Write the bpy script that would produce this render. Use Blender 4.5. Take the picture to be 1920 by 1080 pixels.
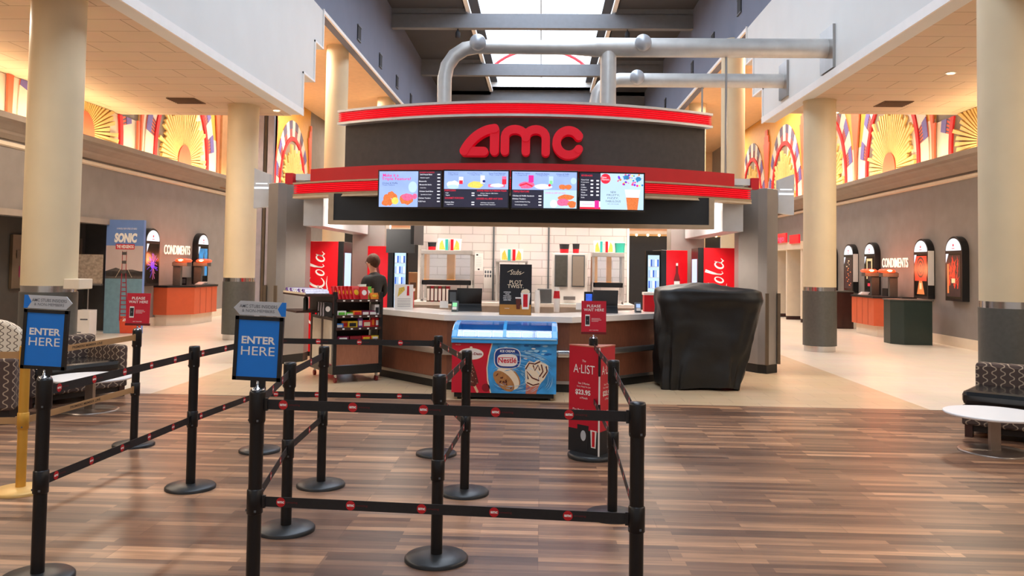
import bpy, bmesh, math, random
from mathutils import Matrix, Vector
PI = math.pi
random.seed(7)
for o in list(bpy.data.objects): bpy.data.objects.remove(o, do_unlink=True)
sc = bpy.context.scene
col = sc.collection

# ------------------------------------------------------------------ camera
F = 1560.0
yaw, pit, roll = math.atan(57 / F), math.radians(2.3), math.radians(0.86)
cam = bpy.data.cameras.new('camera'); cam.sensor_fit = 'HORIZONTAL'; cam.sensor_width = 36.0
cam.lens = F / 1920 * 36.0; cam.shift_y = (437 - 540) / 1920.0; cam.clip_end = 200
co = bpy.data.objects.new('camera', cam); col.objects.link(co)
fw = Vector((-math.sin(yaw) * math.cos(pit), math.cos(yaw) * math.cos(pit), math.sin(pit)))
rt = Vector((math.cos(yaw), math.sin(yaw), 0)); up = rt.cross(fw)
r2 = rt * math.cos(roll) + up * math.sin(roll); u2 = up * math.cos(roll) - rt * math.sin(roll)
mw = Matrix((r2, u2, -fw)).transposed().to_4x4(); mw.translation = Vector((0, 0, 1.65))
co.matrix_world = mw
sc.camera = co
# ------------------------------------------------------------------ world, view, large lights
sc.view_settings.view_transform = 'Standard'; sc.view_settings.look = 'None'
sc.view_settings.gamma = 1.0; sc.view_settings.use_curve_mapping = False
sc.view_settings.exposure = 0.42
w = bpy.data.worlds.new('sky'); sc.world = w; w.use_nodes = True
bgn = w.node_tree.nodes['Background']; bgn.inputs[0].default_value = (0.86, 0.92, 1.0, 1); bgn.inputs[1].default_value = 4.6

def area(name, loc, size, power, color, direction=(0, 0, -1), portal=False, spread=None):
    l = bpy.data.lights.new(name, 'AREA'); l.shape = 'RECTANGLE'; l.size, l.size_y = size
    l.energy = power; l.color = color
    if portal: l.cycles.is_portal = True
    if spread: l.spread = spread
    o = bpy.data.objects.new(name, l); col.objects.link(o); o.location = loc
    if name == 'cove_lamp': o.rotation_euler = Matrix((Vector((0, 1, 0)), (-Vector(direction).normalized()).cross(Vector((0, 1, 0))), -Vector(direction).normalized())).transposed().to_euler()
    else: o.rotation_euler = Vector(direction).to_track_quat('-Z', 'Y').to_euler()
    return o
for y0, y1 in ((-3, 7), (7, 16), (16, 25), (25, 34), (34, 43)):
    area('skylight_portal', (-0.17, (y0 + y1) / 2, 11.75), (5.2, y1 - y0), 0, (1, 1, 1), portal=True)
WARM = (1.0, 0.74, 0.42); SOFT = (1.0, 0.85, 0.68)
# cove lamps in the troughs on top of both cornices
for y, ln, p in ((12.5, 11.5, 8.5), (23.5, 9.5, 8.5), (33.0, 9.0, 5.5)):
    area('cove_lamp', (-9.50, y, 4.20), (ln, 0.14), p * ln, WARM, (-0.1, 0, 1))
    area('cove_lamp', (8.90, y, 4.20), (ln, 0.14), p * ln, WARM, (0.1, 0, 1))
# lamps of the high aisle ceilings beyond the low soffits
for x in (-7.7, 7.3):
    for y in (24, 31, 39): area('high_aisle_lamp', (x, y, 8.0), (1.6, 1.6), 260, SOFT)
# concession stand inside ceiling lamps, then added fill for its side bays
for x in (-2.2, -0.3, 1.6): area('stand_lamp', (x, 13.7, 2.93), (1.3, 0.5), 34, (1, 0.88, 0.78))
area('stand_rear_lamp', (-2.9, 16.6, 2.93), (0.6, 0.6), 40, (1, 0.88, 0.75))
area('stand_rear_lamp', (2.3, 16.6, 2.93), (0.6, 0.6), 40, (1, 0.88, 0.75))
for x in (-3.3, 2.7): area('side_bay_fill', (x + (0.3 if x < 0 else -0.3), 13.5, 2.6), (0.3, 0.3), 26, (1, 0.9, 0.8), (-0.5 if x < 0 else 0.5, 0.6, -0.6))  # unseen fill lights, added to brighten the red coolers

# ------------------------------------------------------------------ materials
def lin(h):
    h = h.lstrip('#'); c = [int(h[i:i + 2], 16) / 255 for i in (0, 2, 4)]
    return tuple((x / 12.92 if x <= 0.04045 else ((x + 0.055) / 1.055) ** 2.4) for x in c)
MATS = {}
def mat(name, hexc, rough=0.5, metal=0.0, emit=0.0, var=0.08, scale=6.0, bump=0.0, coat=0.0, alpha=None, stretch=None):
    m = bpy.data.materials.new(name); m.use_nodes = True; nt = m.node_tree; b = nt.nodes['Principled BSDF']
    c = lin(hexc)
    b.inputs['Roughness'].default_value = rough; b.inputs['Metallic'].default_value = metal
    b.inputs['Coat Weight'].default_value = coat
    tc = nt.nodes.new('ShaderNodeTexCoord'); mp = nt.nodes.new('ShaderNodeMapping')
    if stretch: mp.inputs['Scale'].default_value = stretch
    nt.links.new(tc.outputs['Object'], mp.inputs[0])
    n = nt.nodes.new('ShaderNodeTexNoise'); n.inputs['Scale'].default_value = scale; n.inputs['Detail'].default_value = 5
    nt.links.new(mp.outputs[0], n.inputs['Vector'])
    r = nt.nodes.new('ShaderNodeValToRGB')
    r.color_ramp.elements[0].position = 0.3; r.color_ramp.elements[1].position = 0.7
    r.color_ramp.elements[0].color = tuple(x * (1 - var) for x in c) + (1,)
    r.color_ramp.elements[1].color = tuple(min(1, x * (1 + var)) for x in c) + (1,)
    nt.links.new(n.outputs['Fac'], r.inputs[0]); nt.links.new(r.outputs[0], b.inputs['Base Color'])
    if emit > 0 and emit <= 0.6 and not name.startswith('em_'):
        nt.links.new(r.outputs[0], b.inputs['Emission Color']); b.inputs['Emission Strength'].default_value = emit * (0.6 if 'glow' in name else 1)
    elif emit > 0:
        nt.links.new(r.outputs[0], b.inputs['Emission Color']); b.inputs['Emission Strength'].default_value = emit
        b.inputs['Base Color'].default_value = (0.02, 0.02, 0.02, 1)
        for l in list(b.inputs['Base Color'].links): nt.links.remove(l)
    if bump > 0:
        bp = nt.nodes.new('ShaderNodeBump'); bp.inputs['Strength'].default_value = bump; bp.inputs['Distance'].default_value = 0.01
        nt.links.new(n.outputs['Fac'], bp.inputs['Height']); nt.links.new(bp.outputs[0], b.inputs['Normal'])
    if alpha is not None:
        b.inputs['Transmission Weight'].default_value = 1.0; b.inputs['IOR'].default_value = 1.1
        b.inputs['Alpha'].default_value = alpha
    MATS[name] = m
    return m
mat('cream_paint', 'D8C7A4', 0.55, var=0.04, scale=2)
mat('white_paint', 'DCDDDA', 0.6, var=0.02, scale=1.5)
mat('trim_white', 'F0EEEA', 0.5, var=0.02)
mat('taupe_wall', '87807A', 0.7, var=0.07, scale=3, bump=0.05)
mat('dark_alcove', '433F3A', 0.8)
mat('charcoal_clad', '50504B', 0.45, var=0.1, scale=20)
mat('steel', 'A8A5A2', 0.32, 0.9, var=0.1, scale=3, stretch=(1, 1, 0.2))
mat('duct_steel', 'D6D4D0', 0.42, 0.55, var=0.08, scale=4)
mat('pier_steel', '9C9894', 0.42, 0.55, var=0.12, scale=1.2)
mat('white_metal', 'C6CBD2', 0.35, 0.3, var=0.05)
mat('chrome', 'C8C8C8', 0.18, 1.0, var=0.02)
mat('black_post', '0F0F12', 0.35, 0.1, var=0.1, scale=30)
mat('black_base', '2C2E30', 0.38, 0.2, var=0.08, scale=20)
mat('belt_black', '1B1A1C', 0.6, var=0.15, scale=60)
mat('belt_tan', 'B28A5C', 0.6, var=0.06)
mat('tan_text', '3A2A1C', 0.6)
mat('gold_post', 'D09A3A', 0.4, 0.25, var=0.05)
mat('gold_base', 'DDB26A', 0.45, 0.2, var=0.05)
mat('logo_red', 'C4161F', 0.5, var=0.03)
mat('dim_red', '6E1418', 0.6, var=0.03)
mat('white_ink', 'F4F2EE', 0.55, var=0.01)
mat('black_ink', '1C1C20', 0.6, var=0.02)
mat('grey_ink', '5C6068', 0.6, var=0.02)
mat('sign_blue', '087CE0', 0.45, var=0.03)
mat('sign_red', 'C8102E', 0.45, var=0.04)
mat('sign_silver', 'C2C6CA', 0.4, var=0.03)
mat('frame_black', '121214', 0.4)
mat('red_panel', 'CC0A1E', 0.4, var=0.03)
mat('red_glow', 'E8152A', 0.35, emit=0.55, var=0.05)
mat('logo_glow', 'CC0420', 0.6, emit=0.5, var=0.02)
mat('rib_back', '9A0614', 0.4, var=0.05)
mat('mural_ray_shade', '8C6238', 0.6, var=0.05)
mat('fascia_dark', '4A4440', 0.6, var=0.1, scale=12)
mat('panel_black', '1E2124', 0.5, var=0.06)
mat('beige_frame', 'B8A184', 0.5, 0.1)
mat('roof_dark', '42444A', 0.8, var=0.08, scale=0.7)
mat('beam_grey', '74787E', 0.7, var=0.05)
mat('blue_wall', '70788C', 0.75, var=0.05, scale=1)
mat('vent_dark', '26272A', 0.7)
mat('vent_brown', '6E5440', 0.7)
mat('counter_brown', '7A4A36', 0.42, var=0.12, scale=10, stretch=(6, 6, 1))
mat('counter_white', 'ECE7E2', 0.25, var=0.02)
mat('kick_black', '141414', 0.5)
mat('black_plastic', '141517', 0.35, var=0.1)
mat('grey_plastic', '5A5F63', 0.45)
mat('tarp_black', '0B0C0D', 0.5, var=0.2, scale=3.5, bump=0.9)
mat('freezer_blue', '3CA6F0', 0.25, var=0.04, coat=0.4)
mat('freezer_in', 'DCE4EA', 0.4)
mat('ice_blue', '3A98D8', 0.4, var=0.35, scale=5)
mat('ice_light', '9CD0EC', 0.4, var=0.1)
mat('ice_dark', '1762A8', 0.4, var=0.1)
mat('brand_blue', '1C3F8C', 0.4, var=0.02)
mat('brand_red', 'CC1430', 0.4, var=0.05, scale=2)
mat('deep_red', '8A0A1C', 0.45)
mat('choc', '5E2418', 0.5, var=0.3, scale=40)
mat('cookie', 'B07A44', 0.6, var=0.2, scale=30)
mat('vanilla', 'F0DEC0', 0.5, var=0.04)
mat('cone_pink', 'C87860', 0.5, var=0.1, scale=30)
mat('wood_stick', 'E0B890', 0.5)
mat('coke_red', 'D20A1A', 0.35, emit=0.12, var=0.03)  # weak glow put into the red; the cooler panels are no lamps
mat('orange_lam', 'CC5A30', 0.45, var=0.05, scale=5)
mat('bin_green', '20302C', 0.35, var=0.06)
mat('cart_wood', '9A6248', 0.45, var=0.1, scale=12, stretch=(5, 5, 1))
mat('cart_dark', '3A1E18', 0.45)
mat('cart_panel', 'C9C0B2', 0.5)
mat('skin', 'D09A82', 0.5, var=0.05)
mat('hair', '50301E', 0.75, var=0.35, scale=90, bump=0.8, stretch=(1, 1, 0.3))
mat('shirt_black', '17181A', 0.7, var=0.1)
mat('lamp_red', 'FF3010', 0.4, emit=3.0, var=0.1)
mat('lamp_hot', 'FFC080', 0.4, emit=6.0, var=0.05)
mat('bulb_warm', 'FFD8A0', 0.4, emit=8.0, var=0.02)
mat('lit_white', 'F2F4F8', 0.4, emit=0.95, var=0.02)
mat('lit_letters', 'F4E4D4', 0.4, emit=0.55, var=0.02)
mat('screen_black', '0A0A0C', 0.2)
mat('screen_sky', '9CB6F0', 0.3, emit=0.95, var=0.12, scale=3)
mat('screen_pale', 'BFDDF8', 0.3, emit=0.95, var=0.05, scale=3)
mat('screen_dark', '24243C', 0.3, emit=0.7, var=0.15, scale=3)
mat('screen_blue', '2A5AC8', 0.3, emit=0.9, var=0.4, scale=9)
mat('em_white', 'F4F4FF', 0.4, emit=0.95, var=0.01)
mat('em_magenta', 'F01E96', 0.4, emit=0.95, var=0.02)
mat('em_red', 'F01E3C', 0.4, emit=0.95, var=0.02)
mat('em_navy', '1E2C8C', 0.4, emit=0.7, var=0.02)
mat('em_orange', 'F07A3C', 0.4, emit=0.9, var=0.25, scale=60)
mat('em_yellow', 'F8D860', 0.4, emit=0.95, var=0.15, scale=50)
mat('em_pink', 'F06A9A', 0.4, emit=0.9, var=0.2, scale=40)
mat('em_green', '8CE8A0', 0.4, emit=0.9, var=0.05)
mat('em_purple', '7028D8', 0.4, emit=0.9, var=0.5, scale=14)
mat('em_posterred', 'F03418', 0.4, emit=0.9, var=0.3, scale=10)
mat('em_posterdark', '341418', 0.4, emit=0.6, var=0.6, scale=12)
mat('em_gold', 'F0C890', 0.4, emit=0.9, var=0.1)
mat('em_cyan', '2C8CC8', 0.4, emit=0.8, var=0.4, scale=6)
mat('popcorn_yellow', 'D8BC50', 0.6, var=0.25, scale=60)
mat('bag_teal', '2CA8A0', 0.5, var=0.05)
mat('bag_white', 'F0EAE4', 0.5, var=0.03)
mat('cup_teal', '38AE96', 0.4)
mat('pack_yellow', 'E8C028', 0.4, var=0.15, scale=30)
mat('pack_orange', 'E8801E', 0.4, var=0.15, scale=30)
mat('pack_red', 'CC1020', 0.4, var=0.15, scale=30)
mat('pack_purple', '6A3A8A', 0.4, var=0.2, scale=30)
mat('pack_maroon', '7A1040', 0.4, var=0.15, scale=30)
mat('pack_green', '6CC840', 0.4, var=0.15, scale=30)
mat('pack_blue', '2078D0', 0.4, var=0.1, scale=30)
mat('pack_silver', 'C8C4D0', 0.3, 0.3, var=0.2, scale=30)
mat('kraft', 'B88850', 0.6)
mat('mural_yellow', 'E0BC70', 0.6, var=0.05)
mat('mural_ray', 'E4C47E', 0.55, var=0.06, scale=8)
mat('mural_salmon', 'E06A4C', 0.6, var=0.05)
mat('mural_red', 'D02028', 0.6, var=0.04)
mat('mural_cream', 'D8CCC0', 0.6, var=0.03)
mat('mural_purple', '6C62A8', 0.6, var=0.08, scale=14)
mat('mural_slate', '58506C', 0.6, var=0.08, scale=14)
mat('mural_grey', '86786A', 0.65, var=0.05)
mat('mural_mustard', 'D8A24A', 0.6, var=0.05)
mat('brown_pilaster', '9A7048', 0.6)
mat('cornice_grey', '968A7E', 0.6, var=0.06, scale=3)
mat('vinyl_black', '16181A', 0.22, var=0.1, coat=0.3)
mat('bench_base', '1A1210', 0.5)
mat('table_white', 'EDEFF2', 0.3, var=0.01)
mat('base_brushed', '9A9088', 0.3, 0.85)
mat('cream_panel', 'E0D0B8', 0.6, var=0.03)
mat('tan_wall', 'E0BC92', 0.6, var=0.05)
mat('lilac_steel', 'B8B2BC', 0.35, 0.5)
mat('brown_strip', '5E4E3C', 0.5)
mat('paper_white', 'EEEAE6', 0.6, var=0.02)
mat('board_paper', 'A89888', 0.7, var=0.3, scale=20)
mat('standee_sky', '6A8CCC', 0.5, var=0.06, scale=2)
mat('standee_haze', 'C9B7B4', 0.5, var=0.06, scale=2)
mat('standee_hill', '57504E', 0.5, var=0.2, scale=14)
mat('standee_water', '6F93A4', 0.5, var=0.1, scale=10)
mat('standee_red', 'A02838', 0.5)
mat('ground_orange', 'D85030', 0.5)
mat('rubber', '1A1A1A', 0.6)
mat('caster_red', '7A1818', 0.5)
mat('amber_glass', 'E8A060', 0.3, emit=0.35, var=0.15, scale=4)
mat('heat_cabinet', 'C4C0BC', 0.35, 0.4)
mat('green_label', '2C9440', 0.4)
mat('kraft_gold', 'B07A34', 0.5)
mat('cardboard', 'A8845C', 0.7)

def glass(name, tint=(0.9, 0.95, 1.0), mixf=0.85):
    m = bpy.data.materials.new(name); m.use_nodes = True; nt = m.node_tree; nt.nodes.clear()
    out = nt.nodes.new('ShaderNodeOutputMaterial'); mx = nt.nodes.new('ShaderNodeMixShader')
    tr = nt.nodes.new('ShaderNodeBsdfTransparent'); tr.inputs[0].default_value = tint + (1,)
    gl = nt.nodes.new('ShaderNodeBsdfGlossy'); gl.inputs['Roughness'].default_value = 0.05
    mx.inputs[0].default_value = 1 - mixf
    nt.links.new(tr.outputs[0], mx.inputs[1]); nt.links.new(gl.outputs[0], mx.inputs[2]); nt.links.new(mx.outputs[0], out.inputs[0])
    MATS[name] = m
glass('clear_glass'); glass('sky_glass', (0.95, 0.97, 1.0), 0.94)

def planks():
    m = bpy.data.materials.new('wood_planks'); m.use_nodes = True; nt = m.node_tree; b = nt.nodes['Principled BSDF']; L = nt.links.new
    tc = nt.nodes.new('ShaderNodeTexCoord')
    br = nt.nodes.new('ShaderNodeTexBrick'); br.offset = 0.37; br.offset_frequency = 3; br.squash = 1.0
    br.inputs['Scale'].default_value = 1.0; br.inputs['Mortar Size'].default_value = 0.0022; br.inputs['Mortar Smooth'].default_value = 0.1
    br.inputs['Brick Width'].default_value = 1.2; br.inputs['Row Height'].default_value = 0.2
    br.inputs['Color1'].default_value = (0, 0, 0, 1); br.inputs['Color2'].default_value = (1, 1, 1, 1); br.inputs['Mortar'].default_value = (0.5, 0.5, 0.5, 1)
    L(tc.outputs['Object'], br.inputs['Vector'])
    # streaks inside each plank: short strips of varied tone
    b2 = nt.nodes.new('ShaderNodeTexBrick'); b2.offset = 0.43; b2.offset_frequency = 2
    b2.inputs['Scale'].default_value = 1.0; b2.inputs['Mortar Size'].default_value = 0.0; b2.inputs['Brick Width'].default_value = 0.83; b2.inputs['Row Height'].default_value = 0.0667
    b2.inputs['Color1'].default_value = (0, 0, 0, 1); b2.inputs['Color2'].default_value = (1, 1, 1, 1)
    L(tc.outputs['Object'], b2.inputs['Vector'])
    mp = nt.nodes.new('ShaderNodeMapping'); mp.inputs['Scale'].default_value = (0.55, 9, 1)
    L(tc.outputs['Object'], mp.inputs[0])
    n = nt.nodes.new('ShaderNodeTexNoise'); n.inputs['Scale'].default_value = 2.2; n.inputs['Detail'].default_value = 6; n.inputs['Roughness'].default_value = 0.65
    L(mp.outputs[0], n.inputs['Vector'])
    mp2 = nt.nodes.new('ShaderNodeMapping'); mp2.inputs['Scale'].default_value = (2, 50, 1)
    L(tc.outputs['Object'], mp2.inputs[0])
    n2 = nt.nodes.new('ShaderNodeTexNoise'); n2.inputs['Scale'].default_value = 2.0; n2.inputs['Detail'].default_value = 4
    L(mp2.outputs[0], n2.inputs['Vector'])
    def mth(op, a, bb):
        k = nt.nodes.new('ShaderNodeMath'); k.operation = op
        for i, v in enumerate((a, bb)):
            if isinstance(v, (int, float)): k.inputs[i].default_value = v
            else: L(v, k.inputs[i])
        return k.outputs[0]
    v = mth('ADD', mth('MULTIPLY', br.outputs['Color'], 0.25), mth('MULTIPLY', b2.outputs['Color'], 0.35))
    v = mth('ADD', v, mth('MULTIPLY', n.outputs['Fac'], 0.55))
    v = mth('ADD', v, mth('MULTIPLY', n2.outputs['Fac'], 0.2))
    v = mth('SUBTRACT', v, 0.18)
    r = nt.nodes.new('ShaderNodeValToRGB'); els = r.color_ramp.elements
    els[0].position = 0.22; els[0].color = lin('4E3A30') + (1,)
    els[1].position = 0.86; els[1].color = lin('DCAA84') + (1,)
    for p, c in ((0.42, '6C5040'), (0.56, '86654F'), (0.70, 'AC8262')):
        e = els.new(p); e.color = lin(c) + (1,)
    L(v, r.inputs[0])
    mx = nt.nodes.new('ShaderNodeMixRGB'); mx.blend_type = 'MULTIPLY'; mx.inputs[2].default_value = (0.72, 0.66, 0.62, 1)
    L(br.outputs['Fac'], mx.inputs[0]); L(r.outputs[0], mx.inputs[1]); L(mx.outputs[0], b.inputs['Base Color'])
    b.inputs['Roughness'].default_value = 0.36
    rr = mth('ADD', mth('MULTIPLY', n2.outputs['Fac'], 0.15), 0.27); L(rr, b.inputs['Roughness'])
    bp = nt.nodes.new('ShaderNodeBump'); bp.inputs['Strength'].default_value = 0.25; bp.inputs['Distance'].default_value = 0.003
    L(mth('SUBTRACT', n2.outputs['Fac'], br.outputs['Fac']), bp.inputs['Height']); L(bp.outputs[0], b.inputs['Normal'])
    MATS['wood_planks'] = m
planks()

def tiles(name, c1, c2, mortar, bw, rh, ms=0.004, rough=0.3, axes='XY', offset=0.0, bump=0.2):
    m = bpy.data.materials.new(name); m.use_nodes = True; nt = m.node_tree; b = nt.nodes['Principled BSDF']; L = nt.links.new
    tc = nt.nodes.new('ShaderNodeTexCoord'); sp = nt.nodes.new('ShaderNodeSeparateXYZ'); cb = nt.nodes.new('ShaderNodeCombineXYZ')
    L(tc.outputs['Object'], sp.inputs[0]); L(sp.outputs[axes[0]], cb.inputs[0]); L(sp.outputs[axes[1]], cb.inputs[1])
    br = nt.nodes.new('ShaderNodeTexBrick'); br.offset = offset
    br.inputs['Scale'].default_value = 1.0; br.inputs['Mortar Size'].default_value = ms
    br.inputs['Brick Width'].default_value = bw; br.inputs['Row Height'].default_value = rh
    br.inputs['Color1'].default_value = lin(c1) + (1,); br.inputs['Color2'].default_value = lin(c2) + (1,); br.inputs['Mortar'].default_value = lin(mortar) + (1,)
    L(cb.outputs[0], br.inputs['Vector'])
    n = nt.nodes.new('ShaderNodeTexNoise'); n.inputs['Scale'].default_value = 3; n.inputs['Detail'].default_value = 6; L(tc.outputs['Object'], n.inputs['Vector'])
    mx = nt.nodes.new('ShaderNodeMixRGB'); mx.blend_type = 'MULTIPLY'; mx.inputs[0].default_value = 0.12
    L(br.outputs['Color'], mx.inputs[1]); L(n.outputs['Color'], mx.inputs[2]); L(mx.outputs[0], b.inputs['Base Color'])
    b.inputs['Roughness'].default_value = rough
    bp = nt.nodes.new('ShaderNodeBump'); bp.invert = True; bp.inputs['Strength'].default_value = bump; bp.inputs['Distance'].default_value = 0.004
    L(br.outputs['Fac'], bp.inputs['Height']); L(bp.outputs[0], b.inputs['Normal'])
    MATS[name] = m
tiles('tile_beige', 'D8BE9C', 'D2B692', 'B49A7C', 0.6, 0.3, 0.004, 0.32, offset=0.5)
tiles('tile_cream', 'EEE0CC', 'EADAC6', 'DCCDB8', 0.6, 0.3, 0.004, 0.3, offset=0.5)
tiles('ceiling_tiles', 'DCC4A8', 'DAC0A2', 'A88C70', 1.2, 0.6, 0.009, 0.7, offset=0.5)
tiles('white_brick', 'E6DCD8', 'E2D6D2', 'BDB2AE', 0.42, 0.148, 0.006, 0.3, axes='XZ', offset=0.5, bump=0.8)

def fabric(name, base, line, scale):
    m = bpy.data.materials.new(name); m.use_nodes = True; nt = m.node_tree; b = nt.nodes['Principled BSDF']; L = nt.links.new
    tc = nt.nodes.new('ShaderNodeTexCoord')
    def mth(op, a, bb=0.0):
        k = nt.nodes.new('ShaderNodeMath'); k.operation = op
        for i, v in enumerate((a, bb)):
            if isinstance(v, (int, float)): k.inputs[i].default_value = v
            else: L(v, k.inputs[i])
        return k.outputs[0]
    sp = nt.nodes.new('ShaderNodeSeparateXYZ'); L(tc.outputs['Object'], sp.inputs[0])
    u = mth('MULTIPLY', mth('ADD', sp.outputs['X'], sp.outputs['Y']), scale); v = mth('MULTIPLY', sp.outputs['Z'], scale)
    # wavy interlocking loops
    s = mth('ABSOLUTE', mth('SINE', mth('ADD', u, mth('MULTIPLY', mth('MULTIPLY', mth('SINE', mth('MULTIPLY', v, 2.0)), mth('COSINE', u)), 1.1))))
    r = nt.nodes.new('ShaderNodeValToRGB'); r.color_ramp.interpolation = 'CONSTANT'
    r.color_ramp.elements[0].color = lin(line) + (1,); r.color_ramp.elements[1].position = 0.38; r.color_ramp.elements[1].color = lin(base) + (1,)
    L(s, r.inputs[0]); L(r.outputs[0], b.inputs['Base Color']); b.inputs['Roughness'].default_value = 0.8
    MATS[name] = m
fabric('loop_fabric', '4A3A34', 'A89680', 38)
fabric('light_loop_fabric', 'D8CCB8', '5A4A3C', 48)

# ------------------------------------------------------------------ mesh builder
_txt = {}
def text_mesh(s, bold=0.0, shear=0.0, ext=0.0):
    k = (s, bold, shear, ext)
    if k not in _txt:
        cu = bpy.data.curves.new('t', 'FONT'); cu.body = s; cu.size = 1.0; cu.resolution_u = 3
        cu.offset = bold; cu.shear = shear; cu.extrude = ext; cu.align_x = 'CENTER'; cu.align_y = 'CENTER'
        ob = bpy.data.objects.new('t', cu); col.objects.link(ob)
        dg = bpy.context.evaluated_depsgraph_get(); dg.update()
        me = ob.evaluated_get(dg).to_mesh()
        vs = [v.co.copy() for v in me.vertices]; fs = [list(p.vertices) for p in me.polygons]
        ob.evaluated_get(dg).to_mesh_clear(); bpy.data.objects.remove(ob, do_unlink=True); bpy.data.curves.remove(cu)
        if vs:
            x0 = min(v.x for v in vs); x1 = max(v.x for v in vs); y0 = min(v.y for v in vs); y1 = max(v.y for v in vs)
            for v in vs: v.x -= (x0 + x1) / 2; v.y -= (y0 + y1) / 2
            _txt[k] = (vs, fs, x1 - x0, y1 - y0)
        else: _txt[k] = ([], [], 1, 1)
    return _txt[k]

def frame(o, right, up=(0, 0, 1)):
    r = Vector(right).normalized(); u = Vector(up); u = (u - r * u.dot(r)).normalized(); n = r.cross(u)
    m = Matrix((r, u, n)).transposed().to_4x4(); m.translation = Vector(o); return m
def rotz(a, o=(0, 0, 0)): return Matrix.Translation(Vector(o)) @ Matrix.Rotation(a, 4, 'Z')

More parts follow.
